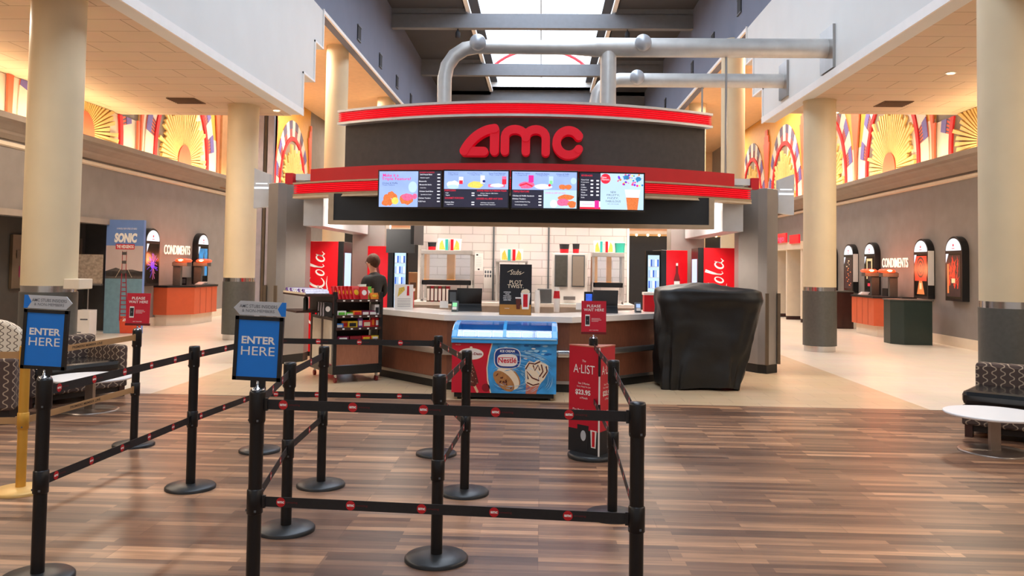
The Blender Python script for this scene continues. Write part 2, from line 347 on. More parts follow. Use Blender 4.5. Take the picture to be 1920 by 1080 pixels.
class MB:
    def __init__(s, M=None): s.v = []; s.f = []; s.m = []; s.M = M or Matrix.Identity(4); s.sm = []
    def add(s, vs, fs, m, smooth=False):
        b = len(s.v); s.v += [s.M @ Vector(p) for p in vs]
        for f in fs: s.f.append([b + i for i in f]); s.m.append(m); s.sm.append(smooth)
        return s
    def box(s, x0, x1, y0, y1, z0, z1, m):
        return s.add([(x0, y0, z0), (x1, y0, z0), (x1, y1, z0), (x0, y1, z0), (x0, y0, z1), (x1, y0, z1), (x1, y1, z1), (x0, y1, z1)],
                     [(3, 2, 1, 0), (4, 5, 6, 7), (0, 1, 5, 4), (1, 2, 6, 5), (2, 3, 7, 6), (3, 0, 4, 7)], m)
    def cb(s, c, d, m): return s.box(c[0] - d[0] / 2, c[0] + d[0] / 2, c[1] - d[1] / 2, c[1] + d[1] / 2, c[2] - d[2] / 2, c[2] + d[2] / 2, m)
    def lathe(s, prof, m, n=32, c=(0, 0, 0)):
        vs = []; fs = []
        for r, z in prof:
            for i in range(n): a = 2 * PI * i / n; vs.append((c[0] + r * math.cos(a), c[1] + r * math.sin(a), c[2] + z))
        for j in range(len(prof) - 1):
            for i in range(n): fs.append((j * n + i, j * n + (i + 1) % n, (j + 1) * n + (i + 1) % n, (j + 1) * n + i))
        s.add(vs, fs, m, True)
        if prof[0][0] > 1e-5: s.add(vs[:n], [tuple(reversed(range(n)))], m)
        if prof[-1][0] > 1e-5: s.add(vs[-n:], [tuple(range(n))], m)
        return s
    def tube(s, pts, r, m, n=12, r1=None):
        pts = [Vector(p) for p in pts]; vs = []; fs = []; k = len(pts)
        t0 = (pts[1] - pts[0]).normalized(); a = t0.orthogonal().normalized()
        for i, p in enumerate(pts):
            t = ((pts[min(i + 1, k - 1)] - pts[max(i - 1, 0)])).normalized()
            a = (a - t * a.dot(t)).normalized(); b = t.cross(a)
            rr = r if r1 is None else r + (r1 - r) * i / (k - 1)
            for j in range(n): g = 2 * PI * j / n; vs.append(p + a * rr * math.cos(g) + b * rr * math.sin(g))
        for i in range(k - 1):
            for j in range(n): fs.append((i * n + j, i * n + (j + 1) % n, (i + 1) * n + (j + 1) % n, (i + 1) * n + j))
        s.add(vs, fs, m, True); s.add(vs[:n], [tuple(reversed(range(n)))], m); s.add(vs[-n:], [tuple(range(n))], m)
        return s
    def ball(s, c, r, m, n=20, k=12, sc=(1, 1, 1)):
        vs = []; fs = []
        for j in range(k + 1):
            t = PI * j / k
            for i in range(n): a = 2 * PI * i / n; vs.append((c[0] + sc[0] * r * math.sin(t) * math.cos(a), c[1] + sc[1] * r * math.sin(t) * math.sin(a), c[2] - sc[2] * r * math.cos(t)))
        for j in range(k):
            for i in range(n): fs.append((j * n + i, j * n + (i + 1) % n, (j + 1) * n + (i + 1) % n, (j + 1) * n + i))
        return s.add(vs, fs, m, True)
    def poly(s, pts, z0, z1, m):   # outline in the local x-y plane, from z0 out to z1
        n = len(pts); ar = sum(pts[i][0] * pts[(i + 1) % n][1] - pts[(i + 1) % n][0] * pts[i][1] for i in range(n))
        if ar < 0: pts = pts[::-1]
        vs = [(x, y, z0) for x, y in pts] + [(x, y, z1) for x, y in pts]
        return s.add(vs, [tuple(range(n, 2 * n)), tuple(reversed(range(n)))] + [(i, (i + 1) % n, n + (i + 1) % n, n + i) for i in range(n)], m)
    def rect(s, x0, y0, x1, y1, z0, z1, m): return s.poly([(x0, y0), (x1, y0), (x1, y1), (x0, y1)], z0, z1, m)
    def disc(s, cx, cy, rx, ry, z0, z1, m, n=28, a0=0, a1=2 * PI):
        full = abs(a1 - a0 - 2 * PI) < 1e-6; k = n if full else n + 1
        return s.poly([(cx + rx * math.cos(a0 + (a1 - a0) * i / n), cy + ry * math.sin(a0 + (a1 - a0) * i / n)) for i in range(k)], z0, z1, m)
    def ringseg(s, cx, cy, ia, ib, oa, ob, a0, a1, z0, z1, m, n=6):
        A = [a0 + (a1 - a0) * i / n for i in range(n + 1)]
        for p, q in zip(A[:-1], A[1:]):
            s.poly([(cx + ia * math.cos(p), cy + ib * math.sin(p)), (cx + oa * math.cos(p), cy + ob * math.sin(p)), (cx + oa * math.cos(q), cy + ob * math.sin(q)), (cx + ia * math.cos(q), cy + ib * math.sin(q))], z0, z1, m)
        return s
    def stroke(s, pts, wd, z0, z1, m, cap=True):   # thick line; wd number or list
        k = len(pts); W = wd if isinstance(wd, (list, tuple)) else [wd] * k
        L, R = [], []
        for i in range(k):
            a = Vector(pts[max(i - 1, 0)]); b = Vector(pts[min(i + 1, k - 1)]); t = (b - a).normalized(); nn = Vector((-t.y, t.x)) * W[i] / 2
            p = Vector(pts[i]); L.append(tuple(p + nn)); R.append(tuple(p - nn))
        vs = [];fs = []
        for i in range(k): vs += [L[i] + (z0,), R[i] + (z0,), R[i] + (z1,), L[i] + (z1,)]
        for i in range(k - 1):
            a = 4 * i; b = a + 4
            for q in range(4): fs.append((a + q, a + (q + 1) % 4, b + (q + 1) % 4, b + q))
        fs = [tuple(reversed(f)) for f in fs]
        s.add(vs, fs, m)
        if cap:
            for i in (0, k - 1): s.disc(pts[i][0], pts[i][1], W[i] / 2, W[i] / 2, z0, z1 + (z1 - z0) * (0.02 if i else 0.04), m, 24)
        return s
    def text(s, t, x, y, h, z, m, w=None, bold=0.0, shear=0.0, ext=0.0):   # h = glyph height, w = forced width
        vs, fs, W, Hh = text_mesh(t, bold, shear, ext)
        ky = h / Hh; kx = ky if w is None else w / W
        return s.add([(x + v.x * kx, y + v.y * ky, z + v.z * ky) for v in vs], fs, m)
    def sweep(s, path, prof, m, closed=False, smooth=False, capends=True):  # prof = [(out, z)], path in x-y; out is to the right of travel
        k = len(path); P = [Vector(p) for p in path]; vs = []; fs = []; q = len(prof)
        for i in range(k):
            if closed: a = P[i] - P[i - 1]; b = P[(i + 1) % k] - P[i]
            else: a = P[max(i, 1)] - P[max(i, 1) - 1]; b = P[min(i, k - 2) + 1] - P[min(i, k - 2)]
            a.normalize(); b.normalize(); na = Vector((a.y, -a.x)); nb = Vector((b.y, -b.x)); nn = (na + nb); nn.normalize()
            f = 1 / max(0.3, nn.dot(na))
            for o, z in prof: vs.append((P[i].x + nn.x * o * f, P[i].y + nn.y * o * f, z))
        rng = k if closed else k - 1
        for i in range(rng):
            for j in range(q): fs.append((i * q + j, ((i + 1) % k) * q + j, ((i + 1) % k) * q + (j + 1) % q, i * q + (j + 1) % q))
        s.add(vs, fs, m, smooth)
        if not closed and capends: s.add(vs[:q], [tuple(range(q))], m); s.add(vs[-q:], [tuple(reversed(range(q)))], m)
        return s
    def build(s, name, parent=None, bev=0.0, label=None, clip=None, mods=None):
        me = bpy.data.meshes.new(name); me.from_pydata([tuple(v) for v in s.v], [], s.f)
        names = []
        for m in s.m:
            if m not in names: names.append(m)
        for n in names: me.materials.append(MATS[n])
        me.polygons.foreach_set('material_index', [names.index(m) for m in s.m])
        me.polygons.foreach_set('use_smooth', s.sm)
        bm = bmesh.new(); bm.from_mesh(me)
        if clip is not None:
            bmesh.ops.bisect_plane(bm, geom=bm.verts[:] + bm.edges[:] + bm.faces[:], plane_co=(0, 0, clip), plane_no=(0, 0, 1), clear_outer=True)
        bmesh.ops.remove_doubles(bm, verts=bm.verts[:], dist=1e-6) if len(s.v) < 4000 and bev else None
        bm.normal_update(); bm.to_mesh(me); bm.free(); me.update()
        o = bpy.data.objects.new(name, me); col.objects.link(o)
        if parent: o.parent = parent
        if bev:
            b = o.modifiers.new('bevel', 'BEVEL'); b.width = bev; b.segments = 2; b.limit_method = 'ANGLE'; b.angle_limit = 0.6
        if label: o['label'] = label
        return o
def props(o, label, cat, group=None):
    o['label'] = label; o['category'] = cat
    if group: o['group'] = group
    return o
def thing(name, label, cat, loc=(0, 0, 0), rz=0.0, group=None):
    o = bpy.data.objects.new(name, None); col.objects.link(o); o.location = loc; o.rotation_euler = (0, 0, rz); o.empty_display_size = 0.1
    return props(o, label, cat, group)
def struct(o): o['kind'] = 'structure'; return o
def copy_tree(o, parent=None):
    c = o.copy(); col.objects.link(c); c.parent = parent
    for ch in list(o.children): copy_tree(ch, c)
    return c
def drop(mb, loc):   # shift geometry to be local to loc
    mb.v = [v - Vector(loc) for v in mb.v]; return mb
def solo(name, mb, label, cat, loc, group=None, bev=0.0, rz=0.0):   # mb in local coordinates
    o = mb.build(name, bev=bev); o.location = loc; o.rotation_euler = (0, 0, rz); return props(o, label, cat, group)

XL, XR = -9.9, 9.3          # outer walls
SL, SR = -5.54, 5.27        # nave walls
HL, HR = 5.05, 5.2          # low aisle ceilings
# ------------------------------------------------------------------ the setting
struct(MB().box(-13, 13, -4.2, 10.27, -0.12, 0, 'wood_planks').build('floor'))
struct(MB().box(-4.85, 4.7, 10.27, 46, -0.12, 0, 'tile_beige').build('floor'))
struct(MB().box(-13, -4.85, 10.27, 46, -0.12, 0, 'tile_cream').build('floor'))
struct(MB().box(4.7, 13, 10.27, 46, -0.12, 0, 'tile_cream').build('floor'))
wl = MB()
wl.box(XL - 0.2, XL, -4.2, 14.2, 0, 8.3, 'taupe_wall'); wl.box(XL - 0.2, XL, 19.3, 46, 0, 8.3, 'taupe_wall'); wl.box(XL - 0.2, XL, 14.2, 19.3, 2.46, 8.3, 'taupe_wall')
wl.box(XL - 1.1, XL - 0.9, 14.0, 19.5, 0, 2.7, 'dark_alcove'); wl.box(XL - 0.9, XL - 0.2, 14.0, 14.2, 0, 2.7, 'dark_alcove')
wl.box(XL - 0.9, XL - 0.2, 19.3, 19.5, 0, 2.7, 'dark_alcove'); wl.box(XL - 0.9, XL - 0.2, 14.2, 19.3, 2.5, 2.7, 'dark_alcove')
struct(wl.build('wall_left'))
struct(MB().box(XR, XR + 0.2, -4.2, 46, 0, 8.3, 'taupe_wall').build('wall_right'))
struct(MB().box(-13, 13, 46, 46.2, 0, 11.9, 'tan_wall').build('wall_back'))
struct(MB().box(-13, 13, -4.4, -4.2, 0, 11.9, 'white_paint').build('wall_front'))
struct(MB().box(XL, XL + 0.02, -4.2, 14.2, 0, 0.22, 'cream_panel').box(XL, XL + 0.02, 19.3, 46, 0, 0.22, 'cream_panel').box(XL - 0.9, XL - 0.88, 14.2, 19.3, 0, 0.22, 'cream_panel').build('baseboard_left'))
struct(MB().box(XR - 0.02, XR, -4.2, 46, 0, 0.22, 'cream_panel').build('baseboard_right'))
struct(MB().box(XL - 0.02, XL + 0.05, 14.1, 19.35, 2.46, 2.58, 'cornice_grey').build('trim_1'))

def aisle(side, xo, xi, H):
    sgn = 1 if xi > xo else -1
    a, b = min(xo, xi), max(xo, xi)
    if side == 'left': b -= 0.28
    else: a += 0.28
    struct(MB().box(a, b, -4.2, 18.9, H, H + 0.25, 'ceiling_tiles').build('ceiling'))
    struct(MB().box(a, b, 18.7, 18.9, H + 0.25, 8.1, 'white_paint').build('ceiling'))
    struct(MB().box(a, b, 18.9, 46, 8.1, 8.3, 'tan_wall').build('ceiling'))
    # white nave wall, its far end stepping up
    e = 18.75 if side == 'left' else 20.1
    pts = [(-4.2, H), (e, H), (e, 6.0), (e + 0.9, 6.0), (e + 0.9, 6.98), (e + 1.6, 6.98), (e + 1.6, 7.95), (-4.2, 7.95)]
    fr = frame((xi, 0, 0), (0, 1, 0)) if sgn > 0 else frame((xi, 0, 0), (0, 1, 0))
    z = (-0.28, 0) if side == 'left' else (0, 0.28)
    struct(MB(fr).poly(pts, z[0], z[1], 'white_paint').build('wall_nave_' + side))
    t = MB(fr); q = pts[:-1]; w_ = 0.045
    zz = (0.0, 0.03) if side == 'left' else (-0.03, 0.0)
    t.rect(-4.2, H - 0.02, e + w_, H + 0.13, zz[0], zz[1], 'trim_white')
    for i in range(1, len(q) - 1):
        (x0, y0), (x1, y1) = q[i], q[i + 1]
        t.rect(min(x0, x1) - w_, min(y0, y1), max(x0, x1) + w_ * 0.2, max(y0, y1) + w_, zz[0] - i * 0.001, zz[1] + i * 0.001, 'trim_white')
    t.rect(e + 1.6, 7.88, 46, 7.97, zz[0] - .01, zz[1] + .01, 'trim_white')
    struct(t.build('trim_2'))
    struct(MB(fr).rect(-4.2, 7.95, 46, 11.0, z[0], z[1], 'blue_wall').build('wall_upper_' + side))
    # cornice with a light trim at its foot
    path = [(xo, -4.2), (xo, 46)]
    d = -1 if side == 'right' else 1
    prof = [(0, 3.86), (0.05, 3.86), (0.16, 3.93), (0.2, 3.97), (0.24, 3.99), (0.34, 4.05), (0.38, 4.09), (0.50, 4.12), (0.52, 4.22), (0.46, 4.24), (0.46, 4.14), (0, 4.12)]
    prof = [(o * d, zq) for o, zq in prof]
    struct(MB().sweep(path, prof, 'cornice_grey').build('trim_3'))
    struct(MB().sweep(path, [(0, 3.72), (0.06 * d, 3.74), (0.06 * d, 3.80), (0, 3.82)], 'cream_panel').build('trim_4'))
aisle('left', XL, SL, HL); aisle('right', XR, SR, HR)
# roof with the long skylight
rf = MB(); A, B = -2.82, 2.5
rf.box(SL - 0.2, A, -4.2, 46, 10.9, 11.05, 'roof_dark'); rf.box(B, SR + 0.2, -4.2, 46, 10.9, 11.05, 'roof_dark')
rf.box(A, B, 43.2, 46, 10.9, 11.05, 'roof_dark'); rf.box(A, B, -4.2, -3, 10.9, 11.05, 'roof_dark')
struct(rf.build('ceiling'))
cu = MB(); cu.box(A - 0.1, A, -3, 43.2, 10.9, 11.7, 'white_paint'); cu.box(B, B + 0.1, -3, 43.2, 10.9, 11.7, 'white_paint'); cu.box(A, B, 43.2, 43.3, 10.9, 11.7, 'white_paint'); cu.box(A, B, -3.1, -3, 10.9, 11.7, 'white_paint')
cu.box(A - 0.03, A + 0.12, -3, 43.2, 10.78, 10.9, 'trim_white'); cu.box(B - 0.12, B + 0.03, -3, 43.2, 10.78, 10.9, 'trim_white')
struct(cu.build('trim_5'))
gl = MB(); gl.box(A, B, -3, 43.2, 11.66, 11.68, 'sky_glass'); struct(gl.build('window_1'))
sb = MB(); sb.box(-0.19, -0.15, -3, 43.2, 11.55, 11.65, 'beam_grey'); sb.box(A, A + 0.35, -3, 43.2, 11.3, 11.4, 'roof_dark'); sb.box(B - 0.35, B, -3, 43.2, 11.3, 11.4, 'roof_dark'); struct(sb.build('trim_6'))
bm_ = [-0.5, 7.2, 14.7, 22.1, 29.5, 36.9]
for i, y in enumerate(bm_ + [43.6]):
    o = MB().box(SL, SR, y, y + 0.3, 10.2, 10.72 if y < 43 else 10.9, 'beam_grey').box(SL, A, y, y + 0.3, 10.7, 10.9, 'beam_grey').box(B, SR, y, y + 0.3, 10.7, 10.9, 'beam_grey').build('ceiling_beam')
    struct(o)
struct(MB().box(SL, SR, 43.9, 46, 0 + 8, 10.9, 'roof_dark').build('wall_nave_back'))
# brackets at the beams, square vents on the upper walls
wall_words = ['nearest', 'second', 'third', 'farthest']
for side, x, ys, z in (('left', SL, (24.3, 27.6, 30.8, 34.1), 8.5), ('right', SR, (22.5, 26.0, 29.6, 36.1), 8.8)):
    for i, y in enumerate(ys):
        d = 0.03 if side == 'left' else -0.03
        m = MB(); m.box(min(0, d), max(0, d), -0.2, 0.2, -0.2, 0.2, 'vent_dark')
        m.box(min(0, d * 1.4), max(0, d * 1.4), -0.23, 0.23, 0.2, 0.23, 'grey_plastic'); m.box(min(0, d * 1.4), max(0, d * 1.4), -0.23, 0.23, -0.23, -0.2, 'grey_plastic')
        solo('wall_vent', m, f'small dark square vent high on the {side} blue-grey wall, {wall_words[i]} of its row', 'vent', (x, y, z), 'square vents along the upper walls')
for x, y, s in ((-3.15, 29.3, 'left'), (2.95, 29.3, 'right')):
    m = MB(); m.box(-0.02, 0.02, -0.02, 0.02, 0.0, 0.3, 'vent_dark'); m.lathe([(0.05, -0.3), (0.09, -0.26), (0.09, -0.1), (0.04, 0)], 'vent_dark', 14)
    solo('spotlight', m, f'small dark spotlight hanging from the roof beam {s} of the skylight', 'lamp', (x, y + 0.35, 10.15), 'spotlights under the roof beam')
for x, y, n in ((-7.56, 17.2, 'left'), (7.36, 17.7, 'right')):
    m = MB(); m.box(-0.3, 0.3, -0.3, 0.3, -0.015, 0, 'vent_brown')
    for k in range(6): m.box(-0.28, 0.28, -0.27 + k * 0.09, -0.24 + k * 0.09, -0.03, -0.015, 'vent_brown')
    solo('ceiling_vent', m, f'brown slatted square air vent in the low {n} aisle ceiling', 'vent', (x, y, HL if x < 0 else HR), 'vents in the aisle ceilings')

# columns
def column(x, y, top, label, base=True):
    t = thing('round_column', label, 'column', (x, y, 0))
    MB().lathe([(0.325, 1.32), (0.325, top - 0.0)], 'cream_paint', 48).build('shaft', t)
    if base:
        MB().lathe([(0.335, 0.12), (0.335, 1.24)], 'charcoal_clad', 48).build('base_cladding', t, label='dark charcoal cladding')
        MB().lathe([(0.31, 0.0), (0.31, 0.12)], 'chrome', 48).build('base_ring', t); MB().lathe([(0.32, 1.24), (0.32, 1.32)], 'chrome', 48).build('metal_band', t)
    else: MB().lathe([(0.325, 0), (0.325, 1.32)], 'charcoal_clad', 48).build('base_cladding', t)
    MB().lathe([(0.335, top - 0.03), (0.335, top)], 'cream_paint', 48).build('top_ring', t)
column(-6.3, 10.45, HL, 'large cream column nearest on the left, with a small white ledge')
column(-6.52, 17.74, HL, 'cream column with dark base beside the tall lilac metal frame')
column(-6.15, 24.3, 8.1, 'tall cream column rising behind the left end of the red canopy')
column(-6.15, 31.9, 8.1, 'far cream column top seen above the left of the sign crown', False)
column(5.63, 10.25, HR, 'large cream column nearest on the right, behind the patterned bench')
column(5.76, 17.5, HR, 'cream column with dark base left of the right condiment station')
column(5.3, 23.4, 8.1, 'tall cream column rising behind the duct at the right of the stand')
column(6.0, 32.6, 8.1, 'far cream column behind the right end of the sign crown', False)
solo('wall_ledge', MB().box(-0.14, 0.16, -0.16, 0.16, 0, 0.13, 'cream_panel'), 'small cream ledge jutting from the nearest left column', 'ledge', (-5.98, 10.45, 1.28), bev=0.01)

# murals -----------------------------------------------------------------
def mural(side, yc, label, clip=None, redpanel=False):
    x = XL + 0.0 if side == 'left' else XR
    t = thing('sunburst_mural', label, 'mural', (x, yc, 4.4), 0, 'sunburst murals above the cornices')
    fr = frame((0, 0, 0), (0, 1, 0)) if side == 'left' else frame((0, 0, 0), (0, -1, 0))
    hw = 2.45; cl = None if clip is None else clip - 4.4
    MB(fr).rect(-hw, -0.3, hw, 3.68, 0.0, 0.02, 'mural_mustard').rect(-hw, -0.3, hw, 0.9, 0.02, 0.024, 'mural_cream').build('backdrop', t, clip=cl)
    b = MB(fr)
    b.disc(0, 0, 1.6, 2.1, 0.025, 0.03, 'mural_cream', 40, 0, PI).rect(-1.6, -0.3, 1.6, 0, 0.025, 0.03, 'mural_cream')
    b.poly([(-1.6, -0.3), (-1.6, 0.0)] + [(1.6 * math.cos(a), 2.1 * math.sin(a)) for a in [PI - i * PI / 14 for i in range(0, 9)]] + [(0, 0.4), (-0.7, -0.3)], 0.03, 0.034, 'mural_grey')
    b.build('arch_panel', t, clip=cl)
    b = MB(fr); b.disc(0, 0, 1.2, 1.5, 0.034, 0.037, 'mural_ray_shade', 40, 0, PI); b.build('ray_shade_backing', t, clip=cl)  # dark gold backing, painted as the shade between the rays
    r = MB(fr); n = 35
    for i in range(n):
        a = -0.10 + (PI + 0.2) * i / (n - 1); st = 0.80 + 0.20 * abs(math.sin(i * 1.1)) - 0.12 * ((i // 3) % 2)
        R0 = 0.42; ex, ey = 1.48 * st * math.cos(a), (1.9 * st + 0.05) * math.sin(a)
        R1 = math.hypot(ex, ey); ca, sa = math.cos(a), math.sin(a)
        w0, w1 = 0.012, 0.044
        r.poly([(R0 * ca + w0 * sa, R0 * sa - w0 * ca), (R1 * ca + w1 * sa, R1 * sa - w1 * ca), ((R1 + 0.03) * ca - w1 * sa, (R1 + 0.03) * sa + w1 * ca), (R0 * ca - w0 * sa, R0 * sa + w0 * ca)], 0.034, 0.10, 'mural_ray')
    r.build('sun_rays', t, clip=cl)
    MB(fr).disc(0, -0.05, 0.40, 0.48, 0.034, 0.12, 'mural_salmon', 28, -0.5, PI + 0.5).build('sun_disc', t, clip=cl)
    k = MB(fr); k.ringseg(0, 0, 1.58, 2.06, 1.72, 2.22, 0, PI, 0.03, 0.08, 'mural_red', 28)
    k.rect(-1.72, -0.3, -1.58, 0, 0.03, 0.08, 'mural_red'); k.rect(1.58, -0.3, 1.72, 0, 0.03, 0.08, 'mural_red'); k.build('red_arch', t, clip=cl)
    g = MB(fr); N = 17
    for i in range(N):
        a0, a1 = PI * i / N, PI * (i + 1) / N
        if i % 2 == 0:
            g.ringseg(0, 0, 1.73, 2.23, 2.16, 2.86, a0, a1, 0.03, 0.05, 'mural_cream', 3)
        else:
            low = i < 4 or i > N - 5
            g.ringseg(0, 0, 1.73, 2.23, 2.16, 2.86, a0, a1, 0.03, 0.045, 'mural_salmon', 3)
            g.ringseg(0, 0, 1.93, 2.53, 2.16, 2.86, a0, a1, 0.045, 0.06, 'mural_purple' if low else 'mural_slate', 3)
            for j in range(5):
                q = a0 + (a1 - a0) * (j + 0.5) / 5
                g.ringseg(0, 0, 1.74, 2.24, 1.92, 2.52, q - 0.006, q + 0.006, 0.045, 0.052, 'mural_slate', 1)
    g.rect(-2.16, -0.3, -1.73, 0, 0.03, 0.05, 'mural_cream').rect(1.73, -0.3, 2.16, 0, 0.03, 0.05, 'mural_cream')
    g.build('ring_tiles', t, clip=cl)
    for s in (-1, 1):
        f = MB(fr)
        if redpanel and s < 0:
            f.rect(-3.3, -0.3, -2.15, 3.6, 0.04, 0.09, 'mural_red')
        f.poly([(s * hw, -0.3), (s * (hw - 0.06), -0.3), (s * (hw - 0.08), 0.6), (s * (hw - 0.30), 1.8), (s * (hw - 0.42), 2.5), (s * (hw - 0.30), 2.5), (s * (hw - 0.30), 2.8), (s * (hw - 0.16), 2.8), (s * (hw - 0.16), 3.05), (s * hw, 3.05)], 0.05, 0.09, 'mural_salmon')
        f.build('side_flame', t, clip=cl)
mural('left', 12.4, 'sunburst mural at the left edge, left of the near column', HL - 0.01)
mural('left', 17.3, 'yellow sunburst mural just right of the nearest left column', HL - 0.01)
mural('left', 22.3, 'yellow sunburst mural in the left aisle, left of the second column')
mural('left', 32.3, 'tall arched sunburst mural with red panel left of the canopy', None, True)
mural('right', 17.5, 'large sunburst mural cut by the nearest right column', HR - 0.01)
mural('right', 22.4, 'full sunburst mural above the right condiments lettering')
mural('right', 27.3, 'sunburst mural half hidden behind the second right column')
mural('right', 32.2, 'arched sunburst mural left of the second right column')
mural('right', 37.1, 'farthest sunburst mural, beside the tall duct-side column')
mural('right', 12.6, 'sunburst mural hidden past the nearest right column', HR - 0.01) if False else None
struct(MB().box(XL, XL + 0.15, 24.78, 28.0, 3.9, 8.1, 'brown_pilaster').build('trim_7'))

# tall metal door frame beyond the second left column
t = thing('tall_metal_frame', 'tall lilac-grey metal frame strips beside the second left column', 'door frame', (-6.45, 19.6, 0))
for i, (x, m_, w_) in enumerate(((-0.42, 'brown_strip', 0.06), (-0.30, 'lilac_steel', 0.12), (-0.20, 'brown_strip', 0.06), (-0.08, 'lilac_steel', 0.14))):
    MB().box(x - w_ / 2, x + w_ / 2, -0.06 + i * 0.02, 0.06 + i * 0.02, 0.0, 5.9, m_).build('frame_strip', t)
# digital screen glimpsed beside it
t = thing('wall_screen', 'narrow lit screen glimpsed between the metal frame and left pier', 'screen', (-6.0, 19.2, 0))
MB().box(-0.12, 0.12, -0.04, 0.04, 0, 2.4, 'tan_wall').build('stand', t)
MB().box(-0.1, 0.1, -0.06, -0.04, 1.25, 2.1, 'screen_pale').box(-0.1, 0.1, -0.065, -0.06, 1.95, 2.1, 'em_green').build('display', t)

# ------------------------------------------------------------------ concession stand
ST_L, ST_R, CX = -3.86, 3.15, -0.33
def arc(xl, xr, yc, ye, n=36):
    cx = (xl + xr) / 2; h = (xr - xl) / 2
    return [(xl + (xr - xl) * i / n, yc + (ye - yc) * ((xl + (xr - xl) * i / n - cx) / h) ** 2) for i in range(n + 1)]
cn = thing('concession_canopy', 'red and black curved canopy with red glowing letters over the snack counter', 'canopy', (CX, 12.5, 0))
def P(mb): return drop(mb, (CX, 12.5, 0))
def ribs(path, z0, z1, n, out=0.06, parent=None):
    P(MB().sweep(path, [(-0.05, z0), (0.0, z0), (0.0, z1), (-0.05, z1)], 'rib_back')).build('band_backing', parent)
    hh = (z1 - z0) / n; m = MB()
    for i in range(n):
        zc = z0 + (i + 0.5) * hh; r = hh * 0.30
        m.sweep(path, [(0.001, zc - r), (out * 0.6, zc - r), (out, zc - r * 0.5), (out, zc + r * 0.5), (out * 0.6, zc + r), (0.001, zc + r)], 'red_glow')
    return P(m).build('glowing_ribs', parent)
up_path = arc(-3.18, 2.55, 12.0, 12.88)
ribs(up_path, 3.86, 4.01, 5, parent=cn)
P(MB().sweep(up_path, [(-0.06, 4.01), (0.09, 4.01), (0.09, 4.045), (-0.06, 4.045)], 'duct_steel')).build('crown_trim', cn)
P(MB().sweep(up_path, [(-0.06, 3.82), (0.09, 3.82), (0.09, 3.855), (-0.06, 3.855)], 'duct_steel')).build('crown_trim', cn)
fp = arc(-3.12, 2.5, 12.08, 12.93)
P(MB().sweep(fp, [(-0.05, 3.05), (0, 3.05), (0, 3.83), (-0.05, 3.83)], 'fascia_dark')).build('sign_face', cn)
P(MB().box(-3.12, 2.5, 12.98, 18.4, 3.2, 3.3, 'fascia_dark').box(-3.12, -3.02, 12.95, 14.5, 3.2, 3.95, 'fascia_dark').box(2.4, 2.5, 12.95, 14.5, 3.2, 3.95, 'fascia_dark')).build('roof_panel', cn)
lo = arc(ST_L, ST_R, 11.72, 12.88)
ribs(lo, 2.73, 2.88, 5, parent=cn)
P(MB().sweep(lo, [(-0.12, 2.88), (0.08, 2.88), (0.08, 2.905), (-0.12, 2.905)], 'beige_frame')).build('band_trim', cn)
P(MB().sweep(lo, [(-0.12, 2.66), (0.08, 2.66), (0.07, 2.69), (0.08, 2.725), (-0.12, 2.725)], 'beige_frame')).build('band_trim', cn)
rp = arc(-3.63, 2.93, 11.78, 12.82)
P(MB().sweep(rp, [(-0.05, 2.9), (0, 2.9), (0, 3.12), (-0.05, 3.12)], 'red_panel')).build('red_panel', cn)
P(MB().box(-3.9, 3.2, 12.95, 18.4, 2.96, 3.06, 'white_paint')).build('soffit', cn)
lp = arc(ST_L, ST_R, 11.72, 12.88); sp_ = MB()   # underside filling between the bands and the soffit
vs = [(x, y + 0.02, 2.70) for x, y in lp] + [(x, 13.0, 2.70) for x, y in lp]; n_ = len(lp)
sp_.add(vs, [(i, n_ + i, n_ + i + 1, i + 1) for i in range(n_ - 1)], 'beige_frame')
P(sp_).build('underside', cn)
P(MB().box(-3.12, 2.44, 12.30, 12.40, 2.30, 2.70, 'panel_black')).build('black_fascia', cn, label='black panel under the menu screens')
P(MB().box(-3.20, -3.12, 12.28, 12.42, 2.24, 2.70, 'beige_frame').box(2.44, 2.52, 12.28, 12.42, 2.24, 2.70, 'beige_frame').box(-3.12, 2.44, 12.28, 12.42, 2.24, 2.30, 'beige_frame')).build('fascia_frame', cn)
for x in (-4.0, 3.27):
    P(MB().box(x - 0.06, x + 0.06, 12.92, 13.1, 2.9, 3.07, 'red_panel').box(x + 0.1 * (1 if x < 0 else -1) - 0.1, x + 0.1 * (1 if x < 0 else -1) + 0.1, 13.12, 13.3, 2.93, 3.06, 'white_metal')).build('corner_block', cn)
# side beams carrying the canopy back to the rear posts
for x, s in ((-3.62, 1), (2.95, -1)):
    P(MB().box(x - 0.16, x + 0.16, 13.0, 16.4, 2.24, 2.96, 'white_metal')).build('side_beam', cn, bev=0.01)
# big letters
lf = frame((0.02, -0.50, 3.45), (1, 0, 0))
S = 1.80 / 702.0
def LP(pts): return [((x - 1019) * S, -(y - 797) * S) for x, y in pts]
def bez(p0, p1, p2, p3, n=10):
    return [tuple((1 - t) ** 3 * a + 3 * (1 - t) ** 2 * t * b + 3 * (1 - t) * t * t * c + t ** 3 * d for a, b, c, d in zip(p0, p1, p2, p3)) for t in [i / n for i in range(n + 1)]]
W_ = 50 * S
la = MB(lf)
la.stroke(LP([(863, 724), (863, 852)]), W_, -0.12, 0.09, 'logo_glow')
la.stroke(LP(bez((863, 725), (790, 728), (722, 790), (693, 853))), W_, -0.12, 0.10, 'logo_glow')
la.stroke(LP([(693, 854), (804, 854)]), W_, -0.12, 0.09, 'logo_glow')
lm = MB(lf)
lm.stroke(LP([(922, 852), (922, 770)] + bez((922, 770), (925, 712), (1035, 712), (1040, 775))[1:] + [(1040, 853)]), W_ * 0.94, -0.12, 0.09, 'logo_glow')
